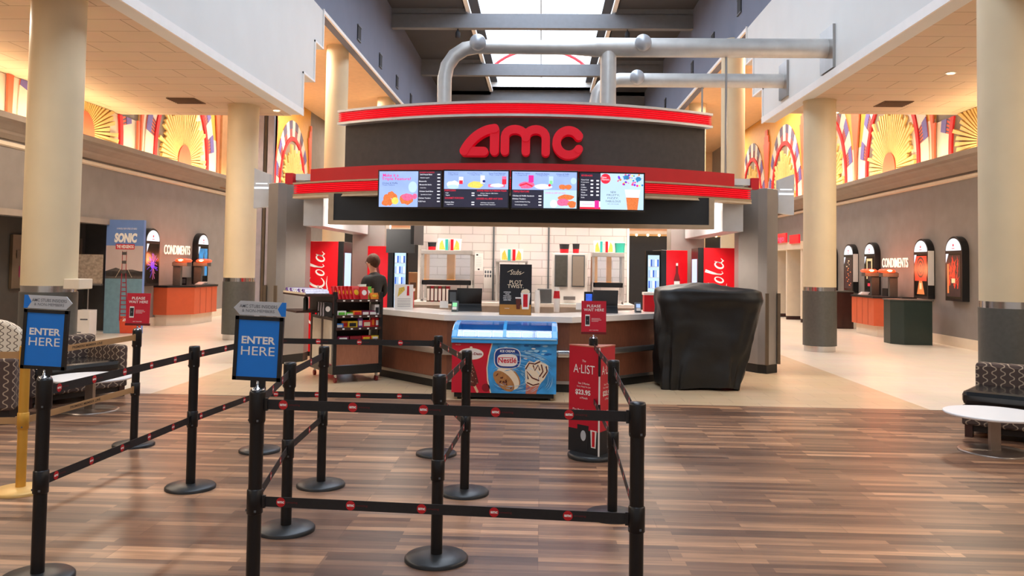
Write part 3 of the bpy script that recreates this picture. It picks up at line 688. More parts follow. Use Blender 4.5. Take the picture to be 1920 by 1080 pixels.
lm.stroke(LP(bez((1040, 775), (1042, 712), (1150, 712), (1152, 775)) + [(1152, 856)]), W_ * 0.94, -0.12, 0.10, 'logo_glow')
lc = MB(lf)
lc.stroke(LP([(1280 + 67 * math.cos(a), 800 + 69 * math.sin(a)) for a in [math.radians(32) + i * math.radians(296) / 30 for i in range(31)]]), W_ * 0.95, -0.12, 0.09, 'logo_glow')
for l in (la, lm, lc): l.build('sign_letter', cn, label='red glowing letter')
# piers
def pier(x, s, label):
    t = thing('steel_pier', label, 'pillar', (x, 13.9, 0))
    o = [(-s * 0.24, 0.05), (-s * 0.02, -0.34), (s * 0.10, -0.44), (s * 0.33, -0.22), (s * 0.36, 0.35), (-s * 0.24, 0.35)]
    o = [(px, py) for px, py in o]
    fr = Matrix.Identity(4)
    MB(fr).poly(o, 0.14, 2.97, 'pier_steel').build('panel_casing', t, bev=0.006)
    MB(fr).poly([(px * 0.98, py * 0.98) for px, py in o], 0.0, 0.14, 'kick_black').build('plinth', t)
    MB().box(s * 0.10 - 0.025, s * 0.10 + 0.025, -0.46, -0.41, 0.14, 1.28, 'brown_strip').build('corner_guard', t)
    MB().box(s * 0.34 - 0.025, s * 0.34 + 0.025, -0.26, -0.12, 0.14, 1.28, 'brown_strip').build('corner_guard', t)
    w2 = MB(frame((s * 0.52, 0.1, 0), (1, 0, 0.0)))
    w2.poly([(-0.13 * s, 2.6), (0.13 * s, 2.57), (0.13 * s, 3.15 + 0.1), (-0.13 * s, 3.20 - 0.05)], 0, 0.12, 'white_metal')
    w2.rect(-0.1, 2.98, 0.1, 3.0, 0.12, 0.125, 'lit_white'); w2.rect(-0.12, 2.90, 0.12, 2.93, 0.12, 0.14, 'lit_white')
    w2.build('side_fin', t)
pier(-4.24, -1, 'brushed steel faceted pillar at the left end of the snack stand')
pier(3.50, 1, 'brushed steel faceted pillar behind the black covered cart')
for x, n in ((-3.45, 'left'), (2.85, 'right')):
    t = thing('rear_post', f'grey rear post of the snack stand on the {n}', 'pillar', (x, 16.7, 0))
    MB().box(-0.33, 0.33, -0.25, 0.25, 0, 2.95, 'pier_steel').build('casing', t, bev=0.01); MB().box(-0.35, 0.35, -0.27, 0.27, 0, 0.12, 'kick_black').build('plinth', t)
# white tiled wall in the middle of the stand
struct(MB().box(-2.24, 1.56, 15.0, 15.15, 0, 2.96, 'white_brick').build('wall_stand'))
struct(MB().box(-0.89, -0.86, 14.97, 15.0, 0, 2.96, 'grey_plastic').box(0.10, 0.13, 14.97, 15.0, 0, 2.96, 'grey_plastic').box(-2.24, -2.2, 14.97, 15, 0, 2.96, 'trim_white').box(1.52, 1.56, 14.97, 15, 0, 2.96, 'trim_white').build('trim_8'))
# counter
ct = thing('snack_counter', 'long curved brown snack counter with white top and steel rail', 'counter', (0, 11.5, 0))
def PC(mb): return drop(mb, (0, 11.5, 0))
cpath = [(-2.45, 12.55), (-2.41, 12.32), (-1.25, 11.08)] + [(-1.25 + 1.6 * (i / 6), 11.08 - 0.13 * math.sin(PI * (0.25 + 0.5 * i / 6)) + 0.09) for i in range(1, 6)] + [(0.38, 11.05), (1.68, 12.30), (2.9, 13.45)]
PC(MB().sweep(cpath, [(-0.62, 0.12), (0, 0.12), (0, 0.92), (-0.62, 0.92)], 'counter_brown')).build('front_panel', ct)
PC(MB().sweep(cpath, [(-0.70, 0.92), (0.07, 0.92), (0.07, 1.0), (-0.70, 1.0)], 'counter_white')).build('countertop', ct, bev=0.004)
PC(MB().sweep(cpath, [(-0.6, 0.0), (-0.03, 0.0), (-0.03, 0.11), (-0.6, 0.11)], 'kick_black')).build('kick_base', ct)
PC(MB().sweep(cpath, [(-0.0, 0.11), (0.012, 0.11), (0.012, 0.15), (0, 0.15)], 'steel')).build('steel_strip', ct)
PC(MB().sweep(cpath[1:-1], [(0.05, 0.49), (0.06, 0.475), (0.10, 0.475), (0.11, 0.49), (0.11, 0.54), (0.10, 0.555), (0.06, 0.555), (0.05, 0.54)], 'steel')).build('bumper_rail', ct)
rl = MB()
for p in ((0.30, 10.98), (0.55, 11.14)): pass
rl.tube([(0.22, 10.955, 0.515), (0.36, 10.975, 0.515)], 0.055, 'chrome', 16)
PC(rl).build('rail_sleeve', ct)
# back counter along the white wall
bc = thing('back_counter', 'low back counter along the white tiled wall inside the stand', 'counter', (-0.33, 14.4, 0))
MB().box(-1.85, 1.85, -0.42, 0.55, 0.1, 0.98, 'heat_cabinet').build('cabinet', bc); MB().box(-1.88, 1.88, -0.45, 0.56, 0.98, 1.04, 'counter_white').build('worktop', bc, bev=0.004); MB().box(-1.8, 1.8, -0.35, 0.5, 0, 0.1, 'kick_black').build('kick_base', bc)

# menu screens ---------------------------------------------------------
def screen(x, y, rz, label):
    t = thing('menu_screen', label, 'screen', (x, y, 2.71), rz, 'menu screens across the canopy')
    MB().box(-0.465, 0.465, 0.0, 0.05, -0.27, 0.27, 'screen_black').build('bezel', t, bev=0.004)
    m = MB(); m.box(-0.05, 0.05, 0.05, 0.62, -0.03, 0.03, 'screen_black'); m.build('bracket', t)
    return t, MB(frame((0, -0.001, 0), (1, 0, 0)))
def blob(m, cx, cy, rx, ry, z, mt, seed, n=14):
    r = random.Random(seed)
    m.poly([(cx + rx * (0.85 + 0.3 * r.random()) * math.cos(2 * PI * i / n), cy + ry * (0.85 + 0.3 * r.random()) * math.sin(2 * PI * i / n)) for i in range(n)], z, z + 0.0008, mt)
def lines(m, x, y0, dy, words, h, mt, z=0.003, price_x=None, w=None):
    for i, wd in enumerate(words):
        m.text(wd, x + (len(wd) * h * 0.32), y0 - i * dy, h, z, mt, bold=0.01)
        if price_x is not None: m.rect(price_x - 0.02, y0 - i * dy - h * 0.4, price_x + 0.02, y0 - i * dy + h * 0.4, z - 0.0005, z, mt)
t, d = screen(-1.86, 11.55, -0.10, 'menu screen with pink heading and chicken and waffles, far left')
d.rect(-0.445, -0.25, -0.445 + 0.5 + 0.06, 0.25, 0, 0.001, 'screen_sky'); d.rect(0.115, -0.25, 0.445, 0.25, 0, 0.001, 'screen_dark')
d.text('Make it a', -0.28, 0.195, 0.045, 0.002, 'em_magenta', bold=0.015); d.text('Triple Feature!', -0.20, 0.14, 0.052, 0.002, 'em_magenta', w=0.42, bold=0.015)
d.text('Chicken & Waffle', -0.29, 0.085, 0.022, 0.002, 'em_navy', w=0.22); d.text('Triple Feature', -0.31, 0.056, 0.022, 0.002, 'em_navy', w=0.18)
d.disc(0.04, 0.03, 0.062, 0.078, 0.001, 0.002, 'screen_pale')
for i, (a, b, r) in enumerate(((-0.33, -0.12, 0.05), (-0.27, -0.08, 0.05), (-0.35, -0.19, 0.05), (-0.22, -0.11, 0.045), (-0.29, -0.18, 0.05))): blob(d, a, b, r, r, 0.0015 + 0.0009 * i, 'em_orange', i)
d.disc(-0.21, -0.165, 0.05, 0.05, 0.0062, 0.007, 'em_yellow'); blob(d, -0.05, -0.14, 0.11, 0.075, 0.002, 'em_orange', 8); blob(d, -0.03, -0.11, 0.09, 0.05, 0.004, 'em_pink', 9); blob(d, 0.07, -0.10, 0.035, 0.04, 0.0012, 'em_pink', 19)
d.text('SHAREDS & SNACKS', 0.24, 0.235, 0.02, 0.002, 'em_red', w=0.21)
lines(d, 0.125, 0.205, 0.047, ['Soft Pretzel Bites', 'Bavarian Legend', 'Mozzarella', 'Mozzarella Sticks', 'Curly Fries', 'Chicken Small Bites', 'Specialty Ice Cream', 'Chicken Tenders', 'ICEE Pack'], 0.018, 'em_white', price_x=0.41)
d.build('display', t)
t, d = screen(-0.925, 11.44, -0.035, 'menu screen with three popcorn and pizza drink combos, second from left')
d.rect(-0.445, 0.0, 0.445, 0.25, 0, 0.001, 'screen_sky'); d.rect(-0.445, -0.25, 0.445, 0.0, 0, 0.001, 'screen_dark')
for i, (x, s1, s2) in enumerate(((-0.32, 'Large Popcorn', '+ Large Drink'), (-0.02, 'Gourmet Popcorn Duo', '+ Large Drink'), (0.29, 'Stone Fired Flatbread', 'Pizza + Large Drink'))):
    d.text(s1, x, 0.222, 0.02, 0.002, 'em_navy', w=0.011 * len(s1)); d.text(s2, x, 0.198, 0.018, 0.002, 'em_navy', w=0.011 * len(s2))
blob(d, -0.32, 0.06, 0.09, 0.055, 0.001, 'em_white', 1); d.disc(-0.32, 0.03, 0.08, 0.03, 0.002, 0.003, 'screen_pale'); d.rect(-0.24, 0.09, -0.18, 0.17, 0.001, 0.002, 'em_white'); d.rect(-0.235, 0.07, -0.185, 0.12, 0.003, 0.004, 'em_red')
blob(d, -0.01, 0.06, 0.10, 0.05, 0.001, 'em_yellow', 2); d.rect(0.06, 0.08, 0.12, 0.19, 0.001, 0.002, 'em_white'); blob(d, 0.11, 0.11, 0.02, 0.02, 0.003, 'em_navy', 3)
d.rect(0.17, 0.03, 0.4, 0.07, 0.001, 0.002, 'em_pink'); blob(d, 0.29, 0.055, 0.10, 0.025, 0.003, 'em_white', 4); d.rect(0.36, 0.07, 0.42, 0.17, 0.004, 0.005, 'em_red'); d.rect(0.36, 0.14, 0.42, 0.18, 0.005, 0.006, 'em_pink')
d.text('POPCORN', -0.36, -0.02, 0.024, 0.002, 'em_red', bold=0.01); lines(d, -0.43, -0.055, 0.032, ['Large', 'Regular'], 0.018, 'em_white', price_x=-0.04)
d.text('GOURMET POPCORN', -0.30, -0.125, 0.024, 0.002, 'em_red', w=0.26, bold=0.01); lines(d, -0.43, -0.182, 0.032, ['Cornset Box', 'Single Flavor'], 0.018, 'em_white', price_x=-0.04)
d.text('STONE FIRED FLATBREAD PIZZA', 0.22, -0.02, 0.024, 0.002, 'em_red', w=0.41, bold=0.01); lines(d, 0.02, -0.058, 0.026, ['6 Cheese  Pepperoni  BBQ Chicken', 'Buffalo Chicken'], 0.016, 'em_white')
d.text('LOADED ALL-BEEF HOT DOG', 0.19, -0.13, 0.024, 0.002, 'em_red', w=0.36, bold=0.01); lines(d, 0.02, -0.188, 0.026, ['Chili Cheese  Spicy Sriracha', 'Peppers & Relish  Royal Bacon'], 0.016, 'em_white')
d.build('display', t)
t, d = screen(0.02, 11.44, 0.035, 'menu screen with pretzel, hot dogs and triple feature list, third from left')
d.rect(-0.445, 0.0, 0.445, 0.25, 0, 0.001, 'screen_sky'); d.rect(-0.445, -0.25, -0.01, 0.0, 0, 0.001, 'screen_dark'); d.rect(-0.01, -0.25, 0.445, 0.0, 0, 0.001, 'screen_pale')
for s1, s2, x in (('The Bavarian Legend', '+ Large Drink', -0.31), ('Mozzarella Nachos', '+ Large Drink', -0.03), ('Chicken & Waffle', 'Triple Feature', 0.25)):
    d.text(s1, x, 0.222, 0.02, 0.002, 'em_navy', w=0.011 * len(s1)); d.text(s2, x, 0.198, 0.018, 0.002, 'em_navy', w=0.011 * len(s2))
blob(d, -0.25, 0.06, 0.11, 0.05, 0.001, 'em_pink', 5); d.stroke([(-0.33, 0.06), (-0.25, 0.085), (-0.17, 0.05)], 0.02, 0.003, 0.004, 'em_red'); d.rect(-0.22, 0.10, -0.15, 0.2, 0.001, 0.002, 'em_magenta')
blob(d, -0.02, 0.045, 0.12, 0.035, 0.001, 'em_white', 6); d.rect(0.06, 0.09, 0.12, 0.19, 0.001, 0.002, 'screen_pale'); d.rect(0.07, 0.08, 0.11, 0.13, 0.003, 0.004, 'em_green'); blob(d, 0.07, 0.065, 0.02, 0.02, 0.004, 'em_red', 7)
blob(d, 0.25, 0.045, 0.06, 0.035, 0.001, 'em_orange', 8); blob(d, 0.33, 0.045, 0.05, 0.035, 0.001, 'em_orange', 18); d.disc(0.40, 0.13, 0.04, 0.045, 0.001, 0.002, 'screen_pale')
d.text('TRIPLE FEATURE', -0.32, -0.025, 0.024, 0.002, 'em_red', w=0.22, bold=0.01)
lines(d, -0.44, -0.085, 0.042, ['Chicken & Waffle Sandwich', 'Chicken Tenders', 'Loaded All-Beef Hot Dog', 'Cheeseburger Sliders'], 0.019, 'em_white', price_x=-0.06)
d.text('LOADED ALL-BEEF HOT DOG', 0.15, -0.04, 0.02, 0.002, 'em_magenta', w=0.28)
blob(d, 0.30, -0.10, 0.11, 0.04, 0.001, 'em_orange', 11); blob(d, 0.26, -0.17, 0.10, 0.05, 0.002, 'em_pink', 12); blob(d, 0.38, -0.19, 0.06, 0.05, 0.003, 'em_orange', 13); d.disc(0.13, -0.19, 0.05, 0.055, 0.003, 0.004, 'em_white')
d.build('display', t)
t, d = screen(0.955, 11.55, 0.10, 'menu screen with drink prices and an orange fizzy drink, far right')
d.rect(-0.445, -0.25, -0.16, 0.25, 0, 0.001, 'screen_dark'); d.rect(-0.16, -0.25, 0.445, 0.25, 0, 0.001, 'screen_pale'); d.rect(-0.445, -0.25, -0.16, -0.14, 0.001, 0.002, 'em_white'); d.rect(-0.445, -0.25, -0.16, -0.222, 0.002, 0.003, 'em_red'); d.rect(-0.24, -0.24, -0.18, -0.13, 0.003, 0.004, 'em_magenta')
d.text('freestyle', -0.34, -0.185, 0.03, 0.003, 'em_pink', w=0.14, shear=0.3)
d.text('BEVERAGES', -0.35, 0.215, 0.022, 0.002, 'em_red', bold=0.01)
for i, s1 in enumerate(['Coca-Cola', 'Freestyle', 'ICEE', 'Coffee', 'Bottled', 'Water', 'Bottled', 'Soda']): d.text(s1, -0.43 + len(s1) * 0.006, 0.155 - i * 0.035, 0.018, 0.002, 'em_white', w=0.012 * len(s1))
for i in range(5):
    for x in (-0.28, -0.2): d.rect(x - 0.018, 0.135 - i * 0.05, x + 0.018, 0.155 - i * 0.05, 0.001, 0.002, 'em_white')
d.disc(-0.09, 0.175, 0.07, 0.07, 0.001, 0.002, 'em_red'); d.text('New', -0.11, 0.195, 0.025, 0.003, 'em_white'); d.text('Flavors', -0.09, 0.165, 0.026, 0.003, 'em_white')
for i, s1 in enumerate(['NEW', 'FRUITY,', 'FIZZY,', 'FABULOUS']): d.text(s1, 0.02, -0.01 - i * 0.042, 0.028, 0.002, 'grey_ink', w=0.026 * len(s1))
d.text('DIET, LOW CALORIE', 0.02, -0.175, 0.014, 0.002, 'grey_ink')
rr = random.Random(3)
for i in range(46):
    mt = rr.choice(['em_orange', 'em_magenta', 'em_pink', 'em_yellow', 'em_purple', 'em_cyan'])
    d.disc(0.08 + 0.35 * rr.random(), 0.08 + 0.16 * rr.random(), *([0.005 + 0.012 * rr.random()] * 2), 0.001 + i * 0.00002, 0.0015 + i * 0.00002, mt, 10)
d.disc(0.2, 0.2, 0.04, 0.03, 0.003, 0.004, 'em_cyan'); d.disc(0.37, 0.18, 0.04, 0.03, 0.003, 0.004, 'em_cyan')
d.poly([(0.22, -0.25), (0.36, -0.25), (0.38, -0.08), (0.20, -0.08)], 0.001, 0.002, 'em_orange'); d.poly([(0.20, -0.08), (0.38, -0.08), (0.40, 0.03), (0.18, 0.03)], 0.001, 0.002, 'em_white')
d.build('display', t)

# ducts ------------------------------------------------------------------
def arcpts(c, r, a0, a1, n, fix):   # in the x-z plane at y=fix
    return [(c[0] + r * math.cos(a0 + (a1 - a0) * i / n), fix, c[1] + r * math.sin(a0 + (a1 - a0) * i / n)) for i in range(n + 1)]
t = thing('steel_duct', 'long silver duct bending down to the canopy roof and running to the right wall', 'duct', (-1.88, 15.5, 3.3))
Z1 = 5.78
def D1(mb): return drop(mb, (-1.88, 15.5, 3.3))
D1(MB().tube([(-1.88, 15.5, 3.3), (-1.88, 15.5, 4.0), (-1.88, 15.5, 5.18)] + arcpts((-1.28, 5.18), 0.60, PI, PI / 2, 4, 15.5)[1:] + [(-0.9, 15.5, Z1), (0.55, 15.5, Z1 - 0.01)], 0.135, 'duct_steel', 24)).build('pipe', t)
D1(MB().tube([(0.55, 15.5, Z1 - 0.01), (0.95, 15.5, Z1)], 0.137, 'duct_steel', 24, r1=0.178)).build('reducer', t)
D1(MB().tube([(0.95, 15.5, Z1), (5.25, 15.5, Z1)], 0.178, 'duct_steel', 24)).build('pipe', t)
D1(MB().tube([(1.19, 15.5, Z1 - 0.1), (1.19, 15.5, 5.2), (1.19, 15.5, 5.15), (1.19, 15.5, 3.3)], 0.15, 'duct_steel', 24)).build('branch_pipe', t)
for x in (-1.25, 1.81): D1(MB().ball((x, 15.5 - (0.20 if x < 0 else 0.24), Z1 + 0.03), 0.155, 'white_metal')).build('ball_joint', t)
D1(MB().box(5.22, 5.27, 15.15, 15.85, 5.35, 6.15, 'steel')).build('wall_plate', t)
D1(MB().tube([(3.38, 15.5, Z1 - 0.15), (3.38, 15.5, 3.06)], 0.022, 'steel', 10)).build('support_rod', t)
t = thing('steel_duct', 'shorter silver duct behind the tall one, ending at the right wall plate', 'duct', (1.15, 18.3, 3.3))
def D2(mb): return drop(mb, (1.15, 18.3, 3.3))
D2(MB().tube([(1.15, 18.3, 3.3), (1.15, 18.3, 5.3)] + arcpts((1.65, 5.3), 0.5, PI, PI / 2, 4, 18.3)[1:] + [(5.25, 18.3, 5.8)], 0.155, 'duct_steel', 24)).build('pipe', t)
D2(MB().ball((2.02, 18.08, 5.82), 0.16, 'white_metal')).build('ball_joint', t)
D2(MB().box(5.22, 5.27, 18.0, 18.6, 5.42, 6.2, 'steel')).build('wall_plate', t)
D2(MB().tube([(3.47, 18.3, 5.66), (3.47, 18.3, 3.3)], 0.02, 'steel', 10)).build('support_rod', t)

# ------------------------------------------------------------------ items in the stand
def SK(mb, pts, wds, z0, z1, m, sx, sy, ox, oy):   # handwriting strokes
    mb.stroke([(ox + x * sx, oy + y * sy) for x, y in pts], [w_ * abs(sx) for w_ in wds], z0, z1, m)
def oval(cx, cy, rx, ry, a0, a1, n=16, tilt=0.25):
    r = []
    for i in range(n + 1):
        a = math.radians(a0 + (a1 - a0) * i / n); x = rx * math.cos(a); y = ry * math.sin(a); r.append((cx + x + y * tilt, cy + y))
    return r
def taper(n, a, b): return [a + (b - a) * math.sin(PI * i / (n - 1)) for i in range(n)]
def script_logo(mb, M, length, z, m):   # flowing two-word script reading Coca-Cola, drawn left to right
    old = mb.M; mb.M = M; s = length / 8.6
    def st(p, a=0.08, b=0.26): SK(mb, p, taper(len(p), a, b), z, z + 0.002, m, s, s, -length / 2, 0)
    st(oval(1.0, 0.45, 0.75, 0.95, 50, 320)); st([(1.4, 1.15), (1.1, 1.55), (1.9, 1.3), (3.0, 1.75), (3.9, 2.0)], 0.05, 0.14)
    st(oval(2.05, 0.0, 0.36, 0.48, 0, 360)); st(oval(2.95, 0.0, 0.36, 0.48, 60, 310))
    st(oval(3.75, 0.0, 0.34, 0.48, 0, 360)); st([(4.22, 0.5), (4.05, -0.2), (4.3, -0.45), (4.5, -0.2)], 0.06, 0.18)
    st([(4.42, 0.15), (4.75, 0.2)], 0.1, 0.16)
    st(oval(5.25, 0.45, 0.62, 0.95, 50, 320)); st([(5.65, 1.1), (5.2, 1.3), (4.85, 0.9)], 0.05, 0.12)
    st(oval(6.22, 0.0, 0.28, 0.46, 0, 360), 0.07, 0.2); st([(6.78, -0.2), (7.0, 0.6), (7.3, 1.5), (7.12, 1.55), (6.9, 0.7), (6.82, -0.2), (6.95, -0.45), (7.15, -0.3)], 0.05, 0.16)
    st(oval(7.85, 0.0, 0.32, 0.46, 0, 360), 0.07, 0.2); st([(8.28, 0.5), (8.1, -0.2), (8.35, -0.45), (8.6, -0.2)], 0.06, 0.18)
    st([(1.4, -0.55), (2.6, -1.15), (3.8, -1.0), (5.0, -0.75), (5.8, -0.85)], 0.03, 0.14)
    mb.M = old
def cooler(x, y, w, dep, h, glass_side, label, script=True, group=None):
    # side panel faces the camera; the glass door looks across the stand
    t = thing('drink_cooler', label, 'cooler', (x, y, 0), 0, group)
    s = glass_side
    MB().box(-w / 2, w / 2, 0, dep, 0.08, h, 'coke_red').build('cabinet', t, bev=0.01)
    MB().box(-w / 2 + .02, w / 2 - .02, 0.03, dep - .03, 0, 0.08, 'kick_black').build('foot', t)
    x0, x1 = (w / 2, w / 2 + 0.1) if s > 0 else (-w / 2 - 0.1, -w / 2)
    MB().box(x0, x1, -0.01, dep, 0.08, h + 0.0, 'black_plastic').build('door', t, bev=0.006)
    xe = x1 + 0.002 if s > 0 else x0 - 0.002
    MB().box(min(xe, xe - 0.004 * s), max(xe, xe - 0.004 * s), 0.08, dep - 0.08, 0.3, h - 0.2, 'screen_pale').build('glass_pane', t)
    if script:
        m = MB(); script_logo(m, frame((-0.02, -0.003, h - 0.86), (0, 0, 1), (-1, 0, 0)), 1.35, 0.0, 'white_ink'); m.build('script_lettering', t, label='white script lettering')
    else:
        m = MB(frame((0.0, -0.003, h - 0.55), (1, 0, 0)))
        m.poly([(-0.02, 0.3), (0.02, 0.3), (0.025, 0.12), (0.06, 0.0), (0.05, -0.15), (0.06, -0.4), (-0.06, -0.4), (-0.05, -0.15), (-0.06, 0.0), (-0.025, 0.12)], 0, 0.002, 'dim_red')
        m.rect(-0.055, -0.12, 0.055, -0.03, 0.002, 0.003, 'white_ink'); m.rect(-0.02, 0.26, 0.02, 0.31, 0.002, 0.003, 'white_ink'); m.build('bottle_graphic', t)
    return t
cooler(-3.94, 14.75, 0.60, 0.65, 2.05, 1, 'tall red drink cooler with white script beside the left steel pillar')
cooler(3.13, 14.75, 0.58, 0.65, 2.03, -1, 'tall red drink cooler with white script behind the covered cart')
for x, y, rz, s, lab in ((-3.12, 15.72, -0.2, 1, 'red cooler with lit glass door and bottle picture, behind the clerk'), (2.53, 15.72, 0.2, -1, 'red cooler with bottle picture and glowing blue door, right rear of stand')):
    t = cooler(x, y, 0.42, 0.5, 2.0, s, lab, False); t.rotation_euler = (0, 0, rz)
    # lit shelves seen through the door, turned towards the counter
    m = MB(); x0 = 0.32 if s > 0 else -0.58
    m.box(x0 - 0.02, x0 + 0.28, 0.02, 0.08, 0.55, 1.98, 'screen_black'); m.build('door_frame', t)
    m = MB(); m.box(x0 + 0.02, x0 + 0.24, 0.012, 0.02, 0.65, 1.9, 'screen_pale')
    for k in range(6):
        m.box(x0 + 0.02, x0 + 0.24, 0.004, 0.012, 0.68 + k * 0.2, 0.69 + k * 0.2, 'white_metal')
        for j in range(5): m.box(x0 + 0.03 + j * 0.042, x0 + 0.058 + j * 0.042, 0.006, 0.012, 0.69 + k * 0.2, 0.82 + k * 0.2, ['screen_blue', 'screen_sky', 'em_white'][(j + k) % 3])
    m.build('lit_shelf', t)

def warmer(x, y, label, w=0.78):
    t = thing('food_warmer', label, 'food warmer', (x, y, 1.04))
    for sx in (-1, 1):
        for sy in (-1, 1): MB().box(sx * w / 2 - 0.02, sx * w / 2 + 0.02, sy * 0.22 - 0.02, sy * 0.22 + 0.02, 0, 0.8, 'heat_cabinet').build('corner_post', t)
    MB().box(-w / 2 - .02, w / 2 + .02, -0.25, 0.25, 0.80, 0.87, 'heat_cabinet').build('top', t, bev=0.004)
    MB().box(-w / 2, w / 2, -0.24, 0.24, 0.28, 0.36, 'black_plastic').build('shelf', t)
    MB().box(-w / 2, w / 2, -0.24, 0.24, 0.0, 0.04, 'heat_cabinet').build('base', t)
    MB().box(-w * 0.02, w * 0.14, -0.05, 0.1, 0.36, 0.8, 'amber_glass').box(-w / 2 + .03, -w / 2 + 0.07, -0.2, 0.2, 0.36, 0.8, 'amber_glass').build('heat_glow', t, label='amber glow')
    MB().box(-w / 2 + .02, w / 2 - .02, -0.235, -0.23, 0.38, 0.8, 'clear_glass').build('glass_pane', t)
    return t
warmer(-1.62, 14.35, 'glass food warmer with amber glow at the left of the back counter', 0.84)
warmer(1.12, 14.35, 'glass food warmer with amber glow at the right of the back counter', 0.5)
t = thing('popcorn_machine', 'white popcorn machine with two dark glass doors on the back counter', 'popcorn machine', (0.47, 14.35, 1.04))
MB().box(-0.3, 0.3, -0.22, 0.24, 0, 0.85, 'counter_white').build('cabinet', t, bev=0.006)
for sx in (-1, 1):
    d = MB().box(sx * 0.145 - 0.11, sx * 0.145 + 0.11, -0.235, -0.22, 0.28, 0.82, 'grey_plastic').build('door', t)
    MB().box(sx * 0.145 - 0.095, sx * 0.145 + 0.095, -0.24, -0.235, 0.30, 0.80, 'cornice_grey' if sx > 0 else 'charcoal_clad').build('glass_pane', d)
MB().box(-0.1, 0.1, -0.26, -0.23, 0.06, 0.12, 'steel').build('scoop_tray', t)

def bag(x, y, z, flip, label, tall=0.2, w=0.17, red=True):
    m = MB(); d = 0.05
    m.poly([(-w / 2, 0), (w / 2, 0), (w / 2 + 0.02, tall), (-w / 2 - 0.02, tall)], -d, d, 'bag_white'); m.M = Matrix.Identity(4)
    m2 = MB(frame((0, -0.0, 0), (1, 0, 0))); m2.poly([(-w / 2, 0), (w / 2, 0), (w / 2 + 0.015, tall), (-w / 2 - 0.015, tall)], -d, d, 'bag_white')
    m2.poly([(-w * .2 * flip, 0.01), (w * .4 * flip, 0.01), (w * .35 * flip, tall * .6), (w * .1 * flip, tall * .9)], d, d + .002, 'popcorn_yellow')
    m2.rect(min(-w * .5 * flip, -w * .2 * flip), 0.0, max(-w * .5 * flip, -w * .2 * flip), tall * .95, d + .002, d + .004, 'pack_red' if red else 'bag_teal')
    return solo('popcorn_box', m2, label, 'popcorn box', (x, y, z), 'popcorn boxes on the warmers')
bag(-1.70, 14.3, 1.912, -1, 'popcorn box with teal stripe on the left warmer, beside the red bucket', red=False)
bag(-1.49, 14.3, 1.912, 1, 'popcorn box with red stripe on the left warmer, at its right end')
bag(0.96, 14.3, 1.912, -1, 'popcorn box with teal stripe on the right warmer', red=False, w=0.14)
bag(1.15, 14.3, 1.912, 1, 'popcorn box with red stripe on the right warmer, next to the teal tub', w=0.14)
bag(-0.62, 14.25, 1.752, -1, 'popcorn box with teal stripe on the middle shelf above the black poster', red=False)
bag(-0.42, 14.25, 1.752, 1, 'popcorn box with red stripe on the middle shelf above the black poster')
def bucket(x, y, z, h, r, a, b, label):
    t = thing('popcorn_tub', label, 'tub', (x, y, z), 0, 'popcorn tubs on the warmers')
    MB().lathe([(r * 0.85, 0), (r * 0.9, h * 0.45)], a, 24).lathe([(r * 0.9, h * .45), (r, h)], b, 24).build('tub', t)
    MB().lathe([(r * 1.04, h * 0.97), (r * 1.04, h * 1.03), (r * 0.9, h * 1.03)], 'bag_white' if 'teal' in label else 'black_ink', 24).build('rim', t)
bucket(-1.90, 14.3, 1.912, 0.13, 0.075, 'pack_red', 'black_ink', 'small red and black tub at the left end of the left warmer')
bucket(0.38, 14.3, 1.892, 0.15, 0.085, 'pack_red', 'black_ink', 'wide red and black tub on the popcorn machine')
bucket(0.58, 14.3, 1.892, 0.16, 0.06, 'pack_red', 'black_ink', 'narrow red and black tub on the popcorn machine')
bucket(1.33, 14.3, 1.912, 0.17, 0.09, 'cup_teal', 'cup_teal', 'teal and white tub at the right end of the right warmer')
sh = MB(); sh.box(-0.27, 0.27, -0.15, 0.5, 0.68, 0.71, 'heat_cabinet')
for x in (-0.25, 0.25): sh.box(x - 0.015, x + 0.015, -0.12, -0.09, 0, 0.68, 'heat_cabinet'); sh.box(x - 0.015, x + 0.015, 0.45, 0.48, 0, 0.68, 'heat_cabinet')
solo('wire_shelf', sh, 'grey shelf rack behind the black poster holding two popcorn boxes', 'shelf', (-0.52, 14.3, 1.04))
# dome cameras under the soffit
for x, n in ((-0.88, 'left'), (0.5, 'right')):
    t = thing('dome_camera', f'small security dome camera over the counter, {n} one', 'camera', (x, 13.5, 2.96))
    MB().lathe([(0.09, 0.0), (0.09, -0.38), (0.06, -0.47)][::-1], 'white_metal', 20).build('housing', t)
    MB().ball((0, 0, -0.48), 0.06, 'black_plastic').build('lens_dome', t)
# poster on the counter
t = thing('counter_poster', 'black and gold poster reading PLOT TWIST standing on the counter', 'poster', (-0.35, 11.2, 1.0))
MB().box(-0.215, 0.215, -0.015, 0.015, 0.0, 0.68, 'black_ink').box(-0.1, 0.1, 0.015, 0.12, 0, 0.02, 'black_ink').build('board', t)
m = MB(frame((0, -0.0155, 0.34), (1, 0, 0)))
m.rect(-0.21, -0.335, 0.21, -0.20, 0.0005, 0.001, 'kraft_gold')
m.text('Stubs', 0.0, 0.235, 0.07, 0.003, 'vanilla', shear=0.4, w=0.15); m.stroke([(-0.11, 0.235), (-0.06, 0.26)], 0.006, 0.001, 0.002, 'vanilla'); m.stroke([(0.11, 0.235), (0.06, 0.205)], 0.006, 0.001, 0.002, 'vanilla')
m.text('PLOT', 0.0, 0.10, 0.05, 0.003, 'vanilla', bold=0.01); m.text('TWIST.', 0.0, 0.045, 0.05, 0.003, 'vanilla', bold=0.01)
for i, s_ in enumerate(['UPGRADE', 'YOUR', 'POPCORN', 'AND SODA', 'SIZES FREE']): m.text(s_, -0.11, -0.035 - 0.026 * i, 0.016, 0.003, 'white_ink', bold=0.02)
